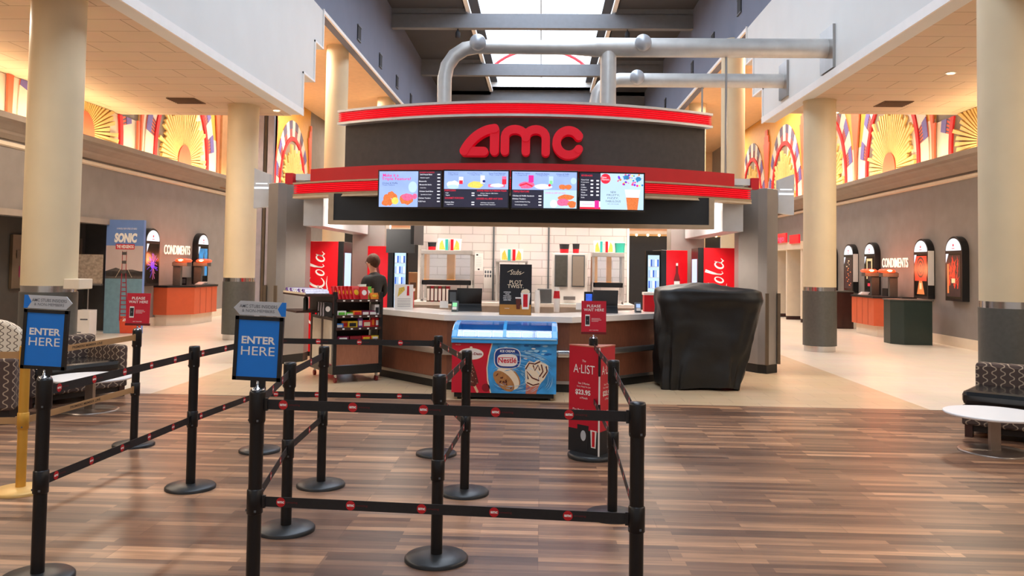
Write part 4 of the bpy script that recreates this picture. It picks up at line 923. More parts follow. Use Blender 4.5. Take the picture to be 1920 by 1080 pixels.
m.poly([(0.09, -0.26), (0.18, -0.26), (0.20, -0.04), (0.07, -0.04)], 0.002, 0.004, 'bag_white'); m.rect(0.105, -0.23, 0.165, -0.06, 0.004, 0.005, 'pack_red'); blob(m, 0.135, -0.02, 0.06, 0.03, 0.004, 'vanilla', 4)
m.poly([(0.015, -0.26), (0.065, -0.26), (0.075, -0.11), (0.005, -0.11)], 0.004, 0.006, 'choc'); m.rect(0.0, -0.12, 0.08, -0.1, 0.006, 0.007, 'bag_white'); m.text('member', -0.11, -0.25, 0.014, 0.003, 'white_ink')
m.build('print', t)
# tills and card readers
def till(x, y, rz, label, lit):
    t = thing('till', label, 'till', (x, y, 1.0), rz)
    m = MB(); m.poly([(0, 0)], 0, 0, 'black_plastic') if False else None
    m.M = frame((0, 0, 0), (0, 1, 0)); m.poly([(-0.15, 0), (0.16, 0), (0.13, 0.08), (0.05, 0.10), (-0.10, 0.33), (-0.16, 0.33), (-0.05, 0.1)], -0.18, 0.18, 'black_plastic'); m.build('terminal', t, bev=0.005)
    m = MB(); m.box(-0.3, -0.17, -0.05, 0.05, 0.10, 0.30, 'black_plastic'); m.box(-0.28, -0.19, -0.055, -0.05, 0.13, 0.27, 'screen_blue' if lit else 'grey_plastic'); m.box(-0.25, -0.22, -0.02, 0.02, 0, 0.1, 'black_plastic'); m.build('customer_display', t)
    MB().box(-0.42, -0.30, -0.03, -0.02, 0.04, 0.14, 'paper_white').build('paper_note', t)
till(-1.05, 12.05, 0.15, 'black till with grey customer display on the left of the counter', False)
till(0.92, 12.15, 0.0, 'black till with lit blue customer display behind the wait sign', True)
for x, y, lab in ((-1.22, 11.78, 'card reader with green lit screen beside the left till'), (1.42, 12.35, 'card reader with pale screen near the covered cart')):
    t = thing('card_reader', lab, 'card reader', (x, y, 1.0))
    m = MB(frame((0, 0, 0), (0, 1, 0))); m.poly([(-0.07, 0.0), (0.07, 0.0), (0.05, 0.14), (0.02, 0.15)], -0.045, 0.045, 'grey_plastic'); m.build('body', t)
    m = MB(frame((0, -0.066, 0.075), (1, 0, 0), (0, 0.55, 1))); m.rect(-0.03, 0.0, 0.03, 0.055, 0.0, 0.01, 'em_green' if x < 0 else 'screen_sky'); m.rect(-0.03, -0.05, 0.03, -0.01, 0.0, 0.01, 'bag_white'); m.build('keypad', t)
# book rack, cartons and small goods behind the counter
m = MB()
for k in range(6): m.box(-0.19 + k * 0.065, -0.135 + k * 0.065, -0.1, 0.08, 0, 0.26, 'deep_red' if k % 2 else 'brown_strip').box(-0.185 + k * 0.065, -0.14 + k * 0.065, -0.102, -0.1, 0.02, 0.22, 'paper_white')
solo('leaflet_rack', m, 'dark red rack of folders under the left warmer', 'rack', (-1.74, 13.75 + 0.3, 1.04))
solo('napkin_carton', MB().box(-0.12, 0.12, -0.1, 0.1, 0, 0.25, 'red_panel').box(-0.13, 0.13, -0.11, 0.11, 0.25, 0.29, 'bag_white'), 'red carton with white lid behind the left end of the counter', 'carton', (-2.07, 12.62, 1.0), bev=0.004)
solo('napkin_carton', MB().box(-0.13, 0.13, -0.1, 0.1, 0, 0.25, 'red_panel').box(-0.14, 0.14, -0.11, 0.11, 0.25, 0.29, 'bag_white').box(0.02, 0.05, -0.105, -0.1, 0.12, 0.15, 'black_ink'), 'red carton with white lid at the right end of the counter', 'carton', (1.68, 12.75, 1.0), bev=0.004)
t = thing('straw_tub', 'white tub with green label on the back counter', 'tub', (-1.13, 14.05, 1.04)); MB().lathe([(0.07, 0), (0.075, 0.21)], 'green_label', 24).build('body', t); MB().lathe([(0.08, 0.2), (0.08, 0.23)], 'bag_white', 24).build('lid', t); MB().lathe([(0.076, 0.02), (0.077, 0.07)], 'bag_white', 24).build('label_band', t)
solo('sauce_bottle', MB().lathe([(0.028, 0), (0.028, 0.14), (0.01, 0.2), (0.006, 0.28)], 'black_plastic', 14), 'slim black bottle left of the green labelled tub', 'bottle', (-1.25, 14.02, 1.04))
for x, r, h, lab in ((-0.06, 0.045, 0.32, 'tall white paper cup stack right of the black poster'), (0.22, 0.05, 0.36, 'tall cup stack with red mark left of the popcorn machine')):
    m = MB().lathe([(r * 0.8, 0), (r, h * 0.5), (r * 0.7, h)], 'bag_white', 18)
    if x > 0: m.lathe([(r * 0.97, h * .55), (r * 0.8, h * .85)], 'pack_red', 18)
    solo('cup_stack', m, lab, 'cups', (x, 12.1 if x > 0 else 11.85, 1.0))
solo('equipment_box', MB().box(-0.12, 0.12, -0.12, 0.12, 0, 0.24, 'grey_plastic'), 'dark grey box behind the paper cups', 'box', (0.05, 14.1, 1.04), bev=0.01)
t = thing('counter_card', 'white counter card with cone picture at the left of the counter', 'sign', (-2.02, 12.18, 1.0), 0.5)
MB().box(-0.14, 0.14, -0.01, 0.01, 0, 0.36, 'paper_white').box(-0.05, 0.05, 0.01, 0.08, 0, 0.015, 'paper_white').build('board', t)
m = MB(frame((0, -0.011, 0.18), (1, 0, 0))); m.poly([(-0.1, 0.0), (-0.08, 0.13), (0.0, 0.15), (0.01, 0.1)], 0, 0.001, 'popcorn_yellow'); m.poly([(0.04, 0.02), (0.08, 0.02), (0.075, 0.16), (0.045, 0.16)], 0, 0.001, 'pack_red')
for k in range(6): m.rect(-0.1, -0.03 - k * 0.022, 0.1, -0.025 - k * 0.022, 0, 0.001, 'grey_ink')
m.build('print', t)
for x, z, w_, h_, lab in ((-1.14, 1.72, 0.16, 0.32, 'white paper notice taped on the tiled wall'), (-0.97, 1.42, 0.15, 0.34, 'grey printed notice taped beside the wall joint')):
    m = MB(frame((0, 0, 0), (1, 0, 0))); m.rect(-w_ / 2, -h_ / 2, w_ / 2, h_ / 2, 0.0, 0.004, 'paper_white')
    if x < -1: m.disc(-0.03, 0.13, 0.02, 0.015, 0.004, 0.005, 'black_ink', 10); m.disc(0.0, -0.13, 0.02, 0.015, 0.004, 0.005, 'black_ink', 10); [m.rect(-0.05, 0.08 - k * 0.03, 0.05, 0.083 - k * 0.03, 0.004, 0.005, 'grey_ink') for k in range(6)]
    else: [m.rect(-0.06 + 0.045 * (k % 3), 0.1 - 0.07 * (k // 3), -0.03 + 0.045 * (k % 3), 0.15 - 0.07 * (k // 3), 0.004, 0.005, 'grey_ink') for k in range(6)]
    solo('paper_notice', m, lab, 'notice', (x, 14.998, z))
solo('hanging_board', MB().box(-0.25, 0.25, -0.02, 0.02, -0.42, 0, 'panel_black').box(-0.2, -0.17, -0.01, 0.01, 0, 0.68, 'steel').box(0.17, 0.2, -0.01, 0.01, 0, 0.68, 'steel'), 'black board hanging left of the white tiled wall', 'board', (-2.50, 14.6, 2.28))
t = thing('hanging_monitor', 'slim dark monitor hanging by the corner of the tiled wall', 'monitor', (-2.16, 14.3, 2.5), 1.42)
MB().box(-0.28, 0.28, -0.03, 0.03, -0.5, 0.0, 'black_plastic').build('screen', t); MB().box(-0.02, 0.02, -0.02, 0.02, 0, 0.46, 'steel').build('bracket', t)
for i, (x, y, z, lab) in enumerate(((-2.55, 16.9, 0, 'lower cardboard box stacked behind the clerk'), (-2.5, 16.9, 0.5, 'middle cardboard box stacked behind the clerk'), (-2.58, 16.9, 1.0, 'top cardboard box stacked behind the clerk'))):
    solo('cardboard_box', MB().box(-0.3, 0.3, -0.25, 0.25, 0, 0.5, 'cardboard').box(-0.06, 0.06, -0.253, -0.25, 0.2, 0.3, 'brown_strip'), lab, 'box', (x, y, z), 'boxes stacked behind the clerk', bev=0.004)

# clerk ------------------------------------------------------------------
def skin_mesh(name, nodes, edges, m, parent, sub=2):
    me = bpy.data.meshes.new(name); me.from_pydata([n[0] for n in nodes], edges, []); o = bpy.data.objects.new(name, me); col.objects.link(o); o.parent = parent
    me.materials.append(MATS[m])
    s = o.modifiers.new('skin', 'SKIN'); s.use_smooth_shade = True
    sv = me.skin_vertices[0].data
    for i, n in enumerate(nodes):
        r = n[1]; sv[i].radius = r if isinstance(r, tuple) else (r, r)
    sv[0].use_root = True
    q = o.modifiers.new('sub', 'SUBSURF'); q.levels = sub; q.render_levels = sub
    return o
pr = thing('person', 'person in black shirt with short brown hair and glasses, turned away behind counter', 'person', (-2.71, 13.35, 0), math.radians(-118))
# built facing -y; one continuous body
bn = [((0, 0, 0.95), (0.15, 0.11)), ((0, 0.0, 1.12), (0.14, 0.10)), ((0, 0.0, 1.30), (0.165, 0.115)), ((0, 0.01, 1.42), (0.10, 0.07)), ((0, 0.0, 1.51), (0.055, 0.055)), ((0, -0.02, 1.57), (0.055, 0.058)),
      ((0, -0.035, 1.64), (0.072, 0.085)), ((0, -0.03, 1.73), (0.078, 0.096)), ((0, -0.02, 1.78), (0.06, 0.075)),
      ((-0.10, 0, 0.90), 0.10), ((-0.105, 0, 0.50), 0.065), ((-0.105, 0.03, 0.10), 0.045), ((-0.11, -0.12, 0.045), (0.045, 0.035)),
      ((0.10, 0, 0.90), 0.10), ((0.105, 0, 0.50), 0.065), ((0.105, 0.03, 0.10), 0.045), ((0.11, -0.12, 0.045), (0.045, 0.035)),
      ((-0.19, 0.01, 1.41), 0.05), ((-0.25, 0.02, 1.17), 0.046), ((-0.22, -0.19, 1.06), 0.036), ((-0.20, -0.27, 1.05), (0.018, 0.038)),
      ((0.19, 0.01, 1.41), 0.05), ((0.25, 0.02, 1.17), 0.046), ((0.22, -0.19, 1.06), 0.036), ((0.20, -0.27, 1.05), (0.018, 0.038))]
be = [(0, 1), (1, 2), (2, 3), (3, 4), (4, 5), (5, 6), (6, 7), (7, 8), (0, 9), (9, 10), (10, 11), (11, 12), (0, 13), (13, 14), (14, 15), (15, 16), (3, 17), (17, 18), (18, 19), (19, 20), (3, 21), (21, 22), (22, 23), (23, 24)]
for s, hi in ((-1, 20), (1, 24)):   # five fingers per hand
    hx = s * 0.20
    for k in range(4):
        a = len(bn); ox = (k - 1.5) * 0.019
        bn += [((hx + ox, -0.315, 1.045), 0.010), ((hx + ox, -0.345 - 0.004 * (1.5 - abs(k - 1.3)), 1.035), 0.008), ((hx + ox, -0.365, 1.018), 0.007)]; be += [(hi, a), (a, a + 1), (a + 1, a + 2)]
    a = len(bn); bn += [((hx - s * 0.04, -0.28, 1.04), 0.011), ((hx - s * 0.05, -0.305, 1.03), 0.009)]; be += [(hi, a), (a, a + 1)]
body = skin_mesh('body', bn, be, 'skin', pr)
sn = [((0, 0, 0.90), (0.165, 0.125)), ((0, 0.0, 1.12), (0.155, 0.115)), ((0, 0.0, 1.30), (0.18, 0.13)), ((0, 0.01, 1.42), (0.17, 0.115)), ((0, 0.015, 1.475), (0.105, 0.09)), ((0, 0.0, 1.535), (0.062, 0.062)),
      ((-0.20, 0.01, 1.42), 0.085), ((-0.25, 0.02, 1.19), 0.066), ((-0.235, -0.08, 1.12), 0.056), ((0.20, 0.01, 1.42), 0.085), ((0.25, 0.02, 1.19), 0.066), ((0.235, -0.08, 1.12), 0.056)]
skin_mesh('shirt', sn, [(0, 1), (1, 2), (2, 3), (3, 4), (4, 5), (3, 6), (6, 7), (7, 8), (3, 9), (9, 10), (10, 11)], 'shirt_black', pr)
tn = [((0, 0, 0.95), (0.165, 0.125)), ((-0.10, 0, 0.86), 0.115), ((-0.105, 0, 0.50), 0.085), ((-0.105, 0.03, 0.10), 0.075), ((0.10, 0, 0.86), 0.115), ((0.105, 0, 0.50), 0.085), ((0.105, 0.03, 0.10), 0.075)]
skin_mesh('trousers', tn, [(0, 1), (1, 2), (2, 3), (0, 4), (4, 5), (5, 6)], 'black_plastic', pr)
hm = MB(); hv = []; hf = []; nA, nB = 28, 12
for j in range(nB + 1):
    t_ = (PI * 0.72) * j / nB
    for i in range(nA):
        a = 2 * PI * i / nA; back = 0.5 + 0.5 * math.sin(a); tt = t_ * (0.62 + 0.55 * back)
        wob = 1 + 0.03 * math.sin(7 * a + 3 * t_)
        hv.append((0.10 * wob * math.sin(tt) * math.cos(a), -0.015 + 0.118 * wob * math.sin(tt) * math.sin(a), 1.705 + 0.125 * math.cos(tt)))
for j in range(nB):
    for i in range(nA): hf.append((j * nA + i, (j + 1) * nA + i, (j + 1) * nA + (i + 1) % nA, j * nA + (i + 1) % nA))
hm.add(hv, hf, 'hair', True); ho = hm.build('hair', pr); sd = ho.modifiers.new('s', 'SOLIDIFY'); sd.thickness = 0.012; sd.offset = -1
fm = MB(); fm.ball((0, -0.135, 1.655), 0.016, 'skin', 12, 8, (0.8, 1.3, 1.3)); fm.ball((0, -0.118, 1.61), 0.012, 'brand_red', 10, 6, (2.0, 0.6, 0.5))
for s in (-1, 1): fm.ball((s * 0.086, -0.015, 1.665), 0.022, 'skin', 10, 8, (0.4, 0.8, 1.3)); fm.ball((s * 0.032, -0.116, 1.685), 0.010, 'white_ink', 10, 8); fm.ball((s * 0.032, -0.124, 1.685), 0.005, 'black_ink', 8, 6)
fm.build('face_features', pr)
gm = MB()
for s in (-1, 1):
    gm.tube([(s * 0.032 + 0.024 * math.cos(a), -0.134, 1.684 + 0.018 * math.sin(a)) for a in [2 * PI * i / 12 for i in range(13)]], 0.0025, 'black_ink', 6)
    gm.tube([(s * 0.056, -0.132, 1.688), (s * 0.088, -0.01, 1.69)], 0.0025, 'black_ink', 6)
gm.tube([(-0.01, -0.136, 1.688), (0.01, -0.136, 1.688)], 0.0025, 'black_ink', 6); gm.build('glasses', pr)

# ice cream freezer ------------------------------------------------------
fz = thing('ice_cream_freezer', 'chest freezer with blue glass top and red and blue ice cream front', 'freezer', (-0.45, 10.30, 0), 0.0)
W2 = 0.645
MB().box(-W2, W2, 0.0, 0.58, 0.09, 0.715, 'white_metal').build('cabinet', fz, bev=0.008)
MB().box(-W2 + .03, W2 - .03, 0.04, 0.55, 0.03, 0.09, 'kick_black').build('plinth', fz)
for x in (-W2 + 0.08, W2 - 0.08):
    for y in (0.08, 0.5): MB().lathe([(0.03, -0.012), (0.03, 0.012)], 'rubber', 14).build('caster', fz).matrix_local = Matrix.Translation((x, y, 0.03)) @ Matrix.Rotation(PI / 2, 4, 'Y')
fr = frame((0, 0, 0), (0, 1, 0))
for s in (-1, 1):
    m = MB(fr); a0, a1 = (-W2 - 0.012, -W2 + 0.06) if s < 0 else (W2 - 0.06, W2 + 0.012)
    m.poly([(-0.03, 0.70), (0.60, 0.70), (0.60, 0.93), (0.42, 0.93), (0.26, 0.905), (0.10, 0.85), (-0.01, 0.78)], a0, a1, 'freezer_blue'); m.build('side_cheek', fz, bev=0.008)
m = MB(); m.box(-W2 - .01, W2 + .01, -0.035, 0.0, 0.70, 0.775, 'freezer_blue').box(-W2, W2, -0.045, -0.03, 0.745, 0.765, 'ice_light'); m.build('front_rim', fz, bev=0.01)
MB().box(-W2, W2, 0.50, 0.60, 0.90, 0.94, 'freezer_blue').box(-W2, W2, 0.56, 0.60, 0.70, 0.92, 'freezer_blue').build('rear_rim', fz, bev=0.008)
MB(fr).poly([(0.0, 0.775), (0.1, 0.85), (0.26, 0.905), (0.42, 0.93), (0.5, 0.935), (0.5, 0.95), (0.40, 0.945), (0.24, 0.92), (0.08, 0.865), (-0.02, 0.78)], -0.02, 0.02, 'freezer_blue').build('centre_bar', fz)
g = MB(fr); pp = [(0.0, 0.775), (0.1, 0.85), (0.26, 0.905), (0.42, 0.93), (0.5, 0.935)]
for (a, b), (c, d) in zip(pp[:-1], pp[1:]): g.poly([(a, b), (c, d), (c, d + 0.006), (a, b + 0.006)], -W2 + 0.06, W2 - 0.06, 'clear_glass')
g.build('glass_lid', fz)
MB().box(-W2 + .06, W2 - .06, 0.01, 0.55, 0.716, 0.72, 'freezer_in').build('inner_liner', fz)
for k in range(6):
    x = -W2 + 0.09 + k * 0.192
    m = MB()
    for z in (0.73, 0.80): m.box(x, x + 0.17, 0.46, 0.465, z, z + 0.008, 'white_ink')
    m.box(x, x + 0.006, 0.46, 0.465, 0.73, 0.808, 'white_ink').box(x + 0.164, x + 0.17, 0.46, 0.465, 0.73, 0.808, 'white_ink'); m.build('wire_basket', fz)
d = MB(frame((0, -0.002, 0.395), (1, 0, 0)))
d.rect(-W2, -0.305, W2, 0.305, 0, 0.001, 'ice_blue')
d.poly([(-W2, -0.305), (-0.16, -0.305), (-0.215, 0.0), (-0.15, 0.305), (-W2, 0.305)], 0.001, 0.002, 'brand_red')
d.stroke([(-0.16, -0.303), (-0.20, -0.15), (-0.21, 0.0), (-0.19, 0.15), (-0.15, 0.303)], 0.014, 0.002, 0.003, 'vanilla', cap=False)
rr = random.Random(5)
for i in range(420):   # water streaks
    r0 = 0.14 + 0.5 * rr.random(); a = rr.uniform(-PI, PI)
    pts = [(0.10 + r0 * math.cos(a + t_ * 0.07), -0.12 + r0 * 0.55 * math.sin(a + t_ * 0.07)) for t_ in range(7)]
    if all(-0.13 < p[0] < W2 - 0.02 and abs(p[1]) < 0.29 for p in pts): d.stroke(pts, [0.001, .003, .005, .006, .005, .003, .001], 0.0012 + i * 1e-5, 0.0016 + i * 1e-5, 'ice_light' if i % 3 else 'ice_dark', cap=False)
for i in range(40):
    x, y = rr.uniform(-0.08, 0.6), rr.uniform(0.12, 0.29); blob(d, x, y, rr.uniform(0.01, 0.045), rr.uniform(0.005, 0.016), 0.0017 + i * 1e-5, rr.choice(['ice_light', 'ice_dark', 'ice_light', 'bag_white'] if i % 4 == 0 else ['ice_light', 'ice_dark']), i, 9)
d.disc(-0.41, 0.17, 0.155, 0.072, 0.002, 0.0035, 'vanilla'); d.disc(-0.41, 0.17, 0.148, 0.065, 0.0035, 0.004, 'bag_white'); d.text('Häagen-Dazs', -0.41, 0.168, 0.042, 0.005, 'deep_red', w=0.27, bold=0.03); d.disc(-0.41, 0.25, 0.018, 0.012, 0.002, 0.003, 'vanilla')
d.text('FROZEN', -0.57, 0.28, 0.012, 0.003, 'vanilla')
d.poly([(-0.50, -0.2), (-0.46, 0.06), (-0.44, 0.11), (-0.40, 0.09), (-0.345, -0.05), (-0.31, -0.18), (-0.36, -0.23)], 0.003, 0.004, 'choc'); d.stroke([(-0.36, -0.22), (-0.325, -0.29)], 0.03, 0.0025, 0.0035, 'wood_stick'); d.disc(-0.22, -0.24, 0.05, 0.05, 0.0021, 0.003, 'deep_red')
for i in range(40): 
    q = rr.random(); y = -0.2 + 0.26 * q; d.disc(-0.40 + 0.08 * (1 - q) * (rr.random() * 2 - 1) + 0.0, y, 0.004, 0.004, 0.0041, 0.0045, 'vanilla', 7)
# round-cornered blue badge
def superel(cx, cy, a, b, n=40, p=0.62): return [(cx + a * math.copysign(abs(math.cos(t_)) ** p, math.cos(t_)), cy + b * math.copysign(abs(math.sin(t_)) ** p, math.sin(t_))) for t_ in [2 * PI * i / n for i in range(n)]]
d.poly(superel(0.04, 0.125, 0.165, 0.13), 0.003, 0.004, 'bag_white'); d.poly(superel(0.04, 0.125, 0.155, 0.121), 0.004, 0.005, 'brand_blue'); d.poly(superel(0.04, 0.10, 0.125, 0.075), 0.005, 0.006, 'bag_white')
d.text('ICE CREAM', 0.04, 0.212, 0.030, 0.0065, 'white_ink', bold=0.03, w=0.18); d.text('Nestlé', 0.04, 0.10, 0.066, 0.0075, 'brand_red', bold=0.022, w=0.225); d.rect(-0.06, 0.128, 0.115, 0.135, 0.0065, 0.0072, 'brand_red')
def ell(cx, cy, a_, b_, deg, n=30): c_, s_ = math.cos(math.radians(deg)), math.sin(math.radians(deg)); return [(cx + a_ * math.cos(t_) * c_ - b_ * math.sin(t_) * s_, cy + a_ * math.cos(t_) * s_ + b_ * math.sin(t_) * c_) for t_ in [2 * PI * i / n for i in range(n)]]
d.poly(ell(0.065, -0.11, 0.165, 0.105, -45), 0.0030, 0.0034, 'cookie'); d.poly(ell(0.050, -0.12, 0.168, 0.105, -45), 0.0034, 0.0042, 'vanilla'); d.poly(ell(0.0, -0.155, 0.162, 0.085, -43), 0.0042, 0.005, 'cookie')
for i in range(13):
    q = ell(0.0, -0.155, 0.125 * rr.random(), 0.06 * rr.random(), -43, 13)[i]; d.poly(ell(q[0], q[1], 0.014, 0.008, rr.uniform(0, 90), 8), 0.005, 0.0056, 'choc')
d.poly([(0.275, -0.15), (0.45, -0.15), (0.40, -0.305), (0.27, -0.305)], 0.003, 0.004, 'cone_pink')
d.poly([(0.265, -0.17), (0.26, 0.03), (0.31, 0.10), (0.37, 0.08), (0.42, 0.115), (0.47, 0.08), (0.54, 0.05), (0.55, -0.02), (0.50, -0.12), (0.43, -0.20), (0.33, -0.22)], 0.004, 0.005, 'vanilla')
for p in ([(0.29, -0.17), (0.36, -0.20), (0.43, -0.18)], [(0.27, 0.0), (0.31, 0.07), (0.38, 0.06), (0.44, 0.09)], [(0.30, -0.12), (0.28, -0.03), (0.35, -0.11), (0.43, -0.14)], [(0.46, 0.05), (0.48, -0.03), (0.44, -0.09)], [(0.36, 0.04), (0.38, -0.02), (0.42, 0.05), (0.44, -0.01)], [(0.52, 0.03), (0.53, -0.03), (0.48, -0.1)]): d.stroke(p, 0.016, 0.005, 0.006, 'choc')
d.build('front_print', fz, label='printed front with ice cream pictures')

# candy cart -------------------------------------------------------------
ang = math.atan2(0.54, 0.84)
ca = thing('candy_cart', 'dark wooden snack cart on casters beside the counter, full of sweets', 'cart', (-2.86, 11.42, 0), ang)
CW, CD = 0.72, 1.05
MB().box(0, CW, 0, CD, 0.12, 0.24, 'black_plastic').build('base', ca, bev=0.004)
MB().box(0.04, CW - 0.02, 0.01, 0.03, 0.25, 0.56, 'cart_wood').build('front_panel', ca)
for x_ in (0, CW - 0.05):
    for y_ in (0, CD - 0.05): MB().box(x_, x_ + 0.05, y_, y_ + 0.05, 0.24, 1.26, 'black_plastic' if y_ == 0 else 'cart_dark').build('corner_post', ca)
for y0, y1 in ((0.10, 0.48), (0.56, 0.98)):
    MB().box(0.01, 0.03, y0, y1, 0.26, 0.86, 'cart_panel').build('side_panel', ca)
MB().box(0.005, 0.045, 0.48, 0.56, 0.24, 1.24, 'cart_dark').box(0.005, 0.045, 0.05, 1.0, 0.86, 0.9, 'cart_dark').build('side_rail', ca)
MB().box(CW - 0.03, CW - 0.01, 0.05, CD - 0.05, 0.26, 1.2, 'cart_panel').build('side_panel', ca); MB().box(0.05, CW - 0.05, 0.40, 0.42, 0.56, 1.2, 'cart_dark').build('rear_panel', ca)
for z in (0.56, 0.73, 0.90, 1.12):
    s_ = MB().box(0.03, CW - 0.03, -0.01, 0.40, z, z + 0.02, 'cart_dark').box(0.03, CW - 0.03, -0.02, -0.01, z, z + 0.04, 'cart_dark').build('shelf', ca)
    m = MB()
    for k in range(5): m.box(0.12 + k * 0.12, 0.15 + k * 0.12, -0.024, -0.02, z + 0.01, z + 0.028, 'white_ink')
    m.build('price_tag_strip', s_)
MB().box(0, CW, -0.02, CD, 1.20, 1.235, 'cart_dark').build('top_tray', ca) if False else None
MB().box(-0.42, 0.0, 0.0, CD, 1.20, 1.225, 'cart_dark').box(-0.42, -0.40, 0.0, CD, 1.225, 1.25, 'cream_panel').build('wing_shelf', ca)
MB().box(-0.42, 0.0, 0.35, CD, 0.96, 0.985, 'cart_dark').build('wing_shelf', ca)
MB().box(-0.02, 0.0, 0.0, CD, 0.96, 1.225, 'cart_dark').build('wing_bracket', ca)
for x in (0.06, CW - 0.06):
    for y in (0.06, CD - 0.06):
        m = MB(); m.M = Matrix.Translation((x, y, 0)); m.box(-0.012, 0.012, -0.02, 0.02, 0.05, 0.12, 'chrome'); m.M = Matrix.Translation((x, y, 0.04)) @ Matrix.Rotation(PI / 2, 4, 'Y'); m.lathe([(0.04, -0.015), (0.04, 0.015)], 'caster_red', 18); m.build('caster', ca)
CM = Matrix.Translation((-2.86, 11.42, 0)) @ Matrix.Rotation(ang, 4, 'Z')
def onCart(x, y, z): return tuple(CM @ Vector((x, y, z)))
def packet(x, y, z, w, d_, h, a, b, label, tilt=0.0, rz=0.0, grp='sweets and snacks on the cart', bagform=False, tall=False):
    m = MB()
    if bagform:
        fr2 = frame((0, 0, 0), (1, 0, 0))
        m.M = fr2; N = 8
        prof = [(-w / 2, 0), (w / 2, 0), (w * .47, h * .1), (w * .5, h * .5), (w * .46, h * .9), (w / 2, h), (-w / 2, h), (-w * .46, h * .9), (-w * .5, h * .5), (-w * .47, h * .1)]
        m.poly(prof, -d_ / 2, d_ / 2, a); m.disc(0, h * .55, w * .3, h * .2, d_ / 2, d_ / 2 + .002, b, 14)
    else:
        m.box(-w / 2, w / 2, -d_ / 2, d_ / 2, 0, h, a); m.box(-w * .35, w * .35, -d_ / 2 - 0.002, -d_ / 2, h * .25, h * .75, b)
    o = solo('snack_packet' if bagform else 'sweet_box', m, label, 'snack', onCart(x, y, z), grp, bev=0.004)
    o.rotation_euler = (tilt, 0, ang + rz)
    return o
for k in range(6): packet(0.08 + k * 0.055, 0.08, 1.142, 0.16, 0.035, 0.20, 'pack_red', 'pack_yellow', 'red and yellow crisp bag standing in the left row of the cart top', -0.25, 0.5, 'red crisp bags in the cart top row', True)
packet(0.45, 0.05, 1.142, 0.12, 0.05, 0.19, 'pack_red', 'bag_white', 'red and white packet in the middle of the cart top row', -0.15, bagform=True)
packet(0.53, 0.12, 1.142, 0.12, 0.05, 0.19, 'pack_green', 'bag_white', 'bright green snack bag in the cart top row', -0.2, -0.1, bagform=True)
packet(0.50, 0.24, 1.142, 0.12, 0.05, 0.22, 'bag_white', 'pack_pink' if False else 'vanilla', 'pale packet behind the green bag on the cart', -0.1, 0.2, bagform=True)
packet(0.62, 0.08, 1.142, 0.14, 0.05, 0.10, 'pack_orange', 'pack_yellow', 'small orange packet at the right end of the cart top row', -0.4, 0.2, bagform=True)
packet(0.62, 0.28, 1.142, 0.12, 0.04, 0.16, 'kraft', 'pack_yellow', 'tan packet behind the orange one on the cart', 0, 0, bagform=True)
for k, (a, b, nm) in enumerate((('bag_white', 'pack_green', 'white packet with green mark'), ('pack_green', 'bag_white', 'green packet'), ('pack_orange', 'pack_red', 'orange packet'), ('pack_maroon', 'bag_white', 'maroon packet'), ('pack_maroon', 'pack_pink' if False else 'bag_white', 'wide maroon packet'))):
    packet(0.12 + k * 0.115, 0.09, 0.922, 0.13, 0.14, 0.075 if k != 1 else 0.05, a, b, f'{nm} on the second shelf of the cart, counted in order of colour', 0, 0.1 * (k % 2)).__setitem__('label', f'{nm} lying on the second shelf of the snack cart')
packet(0.64, 0.12, 0.922, 0.07, 0.2, 0.16, 'bag_white', 'black_ink', 'upright white box with black print at the right of the second cart shelf')
for k, (w_, h_, a, b, lab) in enumerate(((0.11, 0.07, 'pack_blue', 'bag_white', 'blue and white box at the left of the third cart shelf'), (0.09, 0.10, 'pack_orange', 'pack_red', 'small orange box beside the blue one on the third cart shelf'), (0.14, 0.10, 'pack_yellow', 'black_ink', 'yellow box with dark print on the third cart shelf'), (0.07, 0.14, 'pack_purple', 'bag_white', 'tall purple packet on the third cart shelf'), (0.13, 0.11, 'pack_red', 'vanilla', 'red box with cream label on the third cart shelf'), (0.05, 0.15, 'pack_red', 'pack_orange', 'tall red packet on the third cart shelf'), (0.05, 0.14, 'pack_red', 'bag_white', 'red and white packet at the right end of the third cart shelf'))):
    packet((0.10, 0.19, 0.29, 0.40, 0.50, 0.59, 0.65)[k], 0.06 + 0.03 * (k == 1), 0.752, w_, 0.05, h_, a, b, lab)
for x, w_, a, b, lab in ((0.15, 0.16, 'pack_maroon', 'pack_pink' if False else 'bag_white', 'dark maroon packet on the lowest cart shelf'), (0.33, 0.16, 'deep_red', 'deep_red', 'deep red packet on the lowest cart shelf'), (0.49, 0.14, 'pack_red', 'pack_yellow', 'red packet with yellow spot on the lowest cart shelf'), (0.62, 0.11, 'pack_yellow', 'bag_white', 'yellow packet at the right of the lowest cart shelf')):
    packet(x, 0.08, 0.582, w_, 0.12, 0.06, a, b, lab)
cl = ['pack_silver', 'pack_purple', 'bag_white', 'pack_purple', 'pack_silver', 'bag_white', 'pack_silver', 'pack_purple']
for k in range(10): packet(-0.22, 0.06 + k * 0.10, 1.226, 0.34, 0.035, 0.09, cl[k % 8], 'pack_red' if k % 2 else 'pack_silver', 'shiny silver and purple packet leaning on the wing shelf of the cart', -0.9, 0, 'shiny packets on the cart wing shelf', True)
for k in range(7): packet(-0.06, 0.06 + k * 0.055, 0.9 + 0.02, 0.012 + 0.12, 0.02, 0.19, 'pack_silver' if k % 2 else 'black_ink', 'bag_white', 'dark and silver hanging packet on the left side of the cart', 0.0, -0.9, 'packets hanging on the cart side', True)
solo('condiment_bottle', MB().lathe([(0.035, 0), (0.035, 0.16), (0.015, 0.2), (0.015, 0.22)], 'bin_green', 16), 'dark bottle on the lower wing shelf of the cart', 'bottle', onCart(-0.2, 0.65, 0.985))

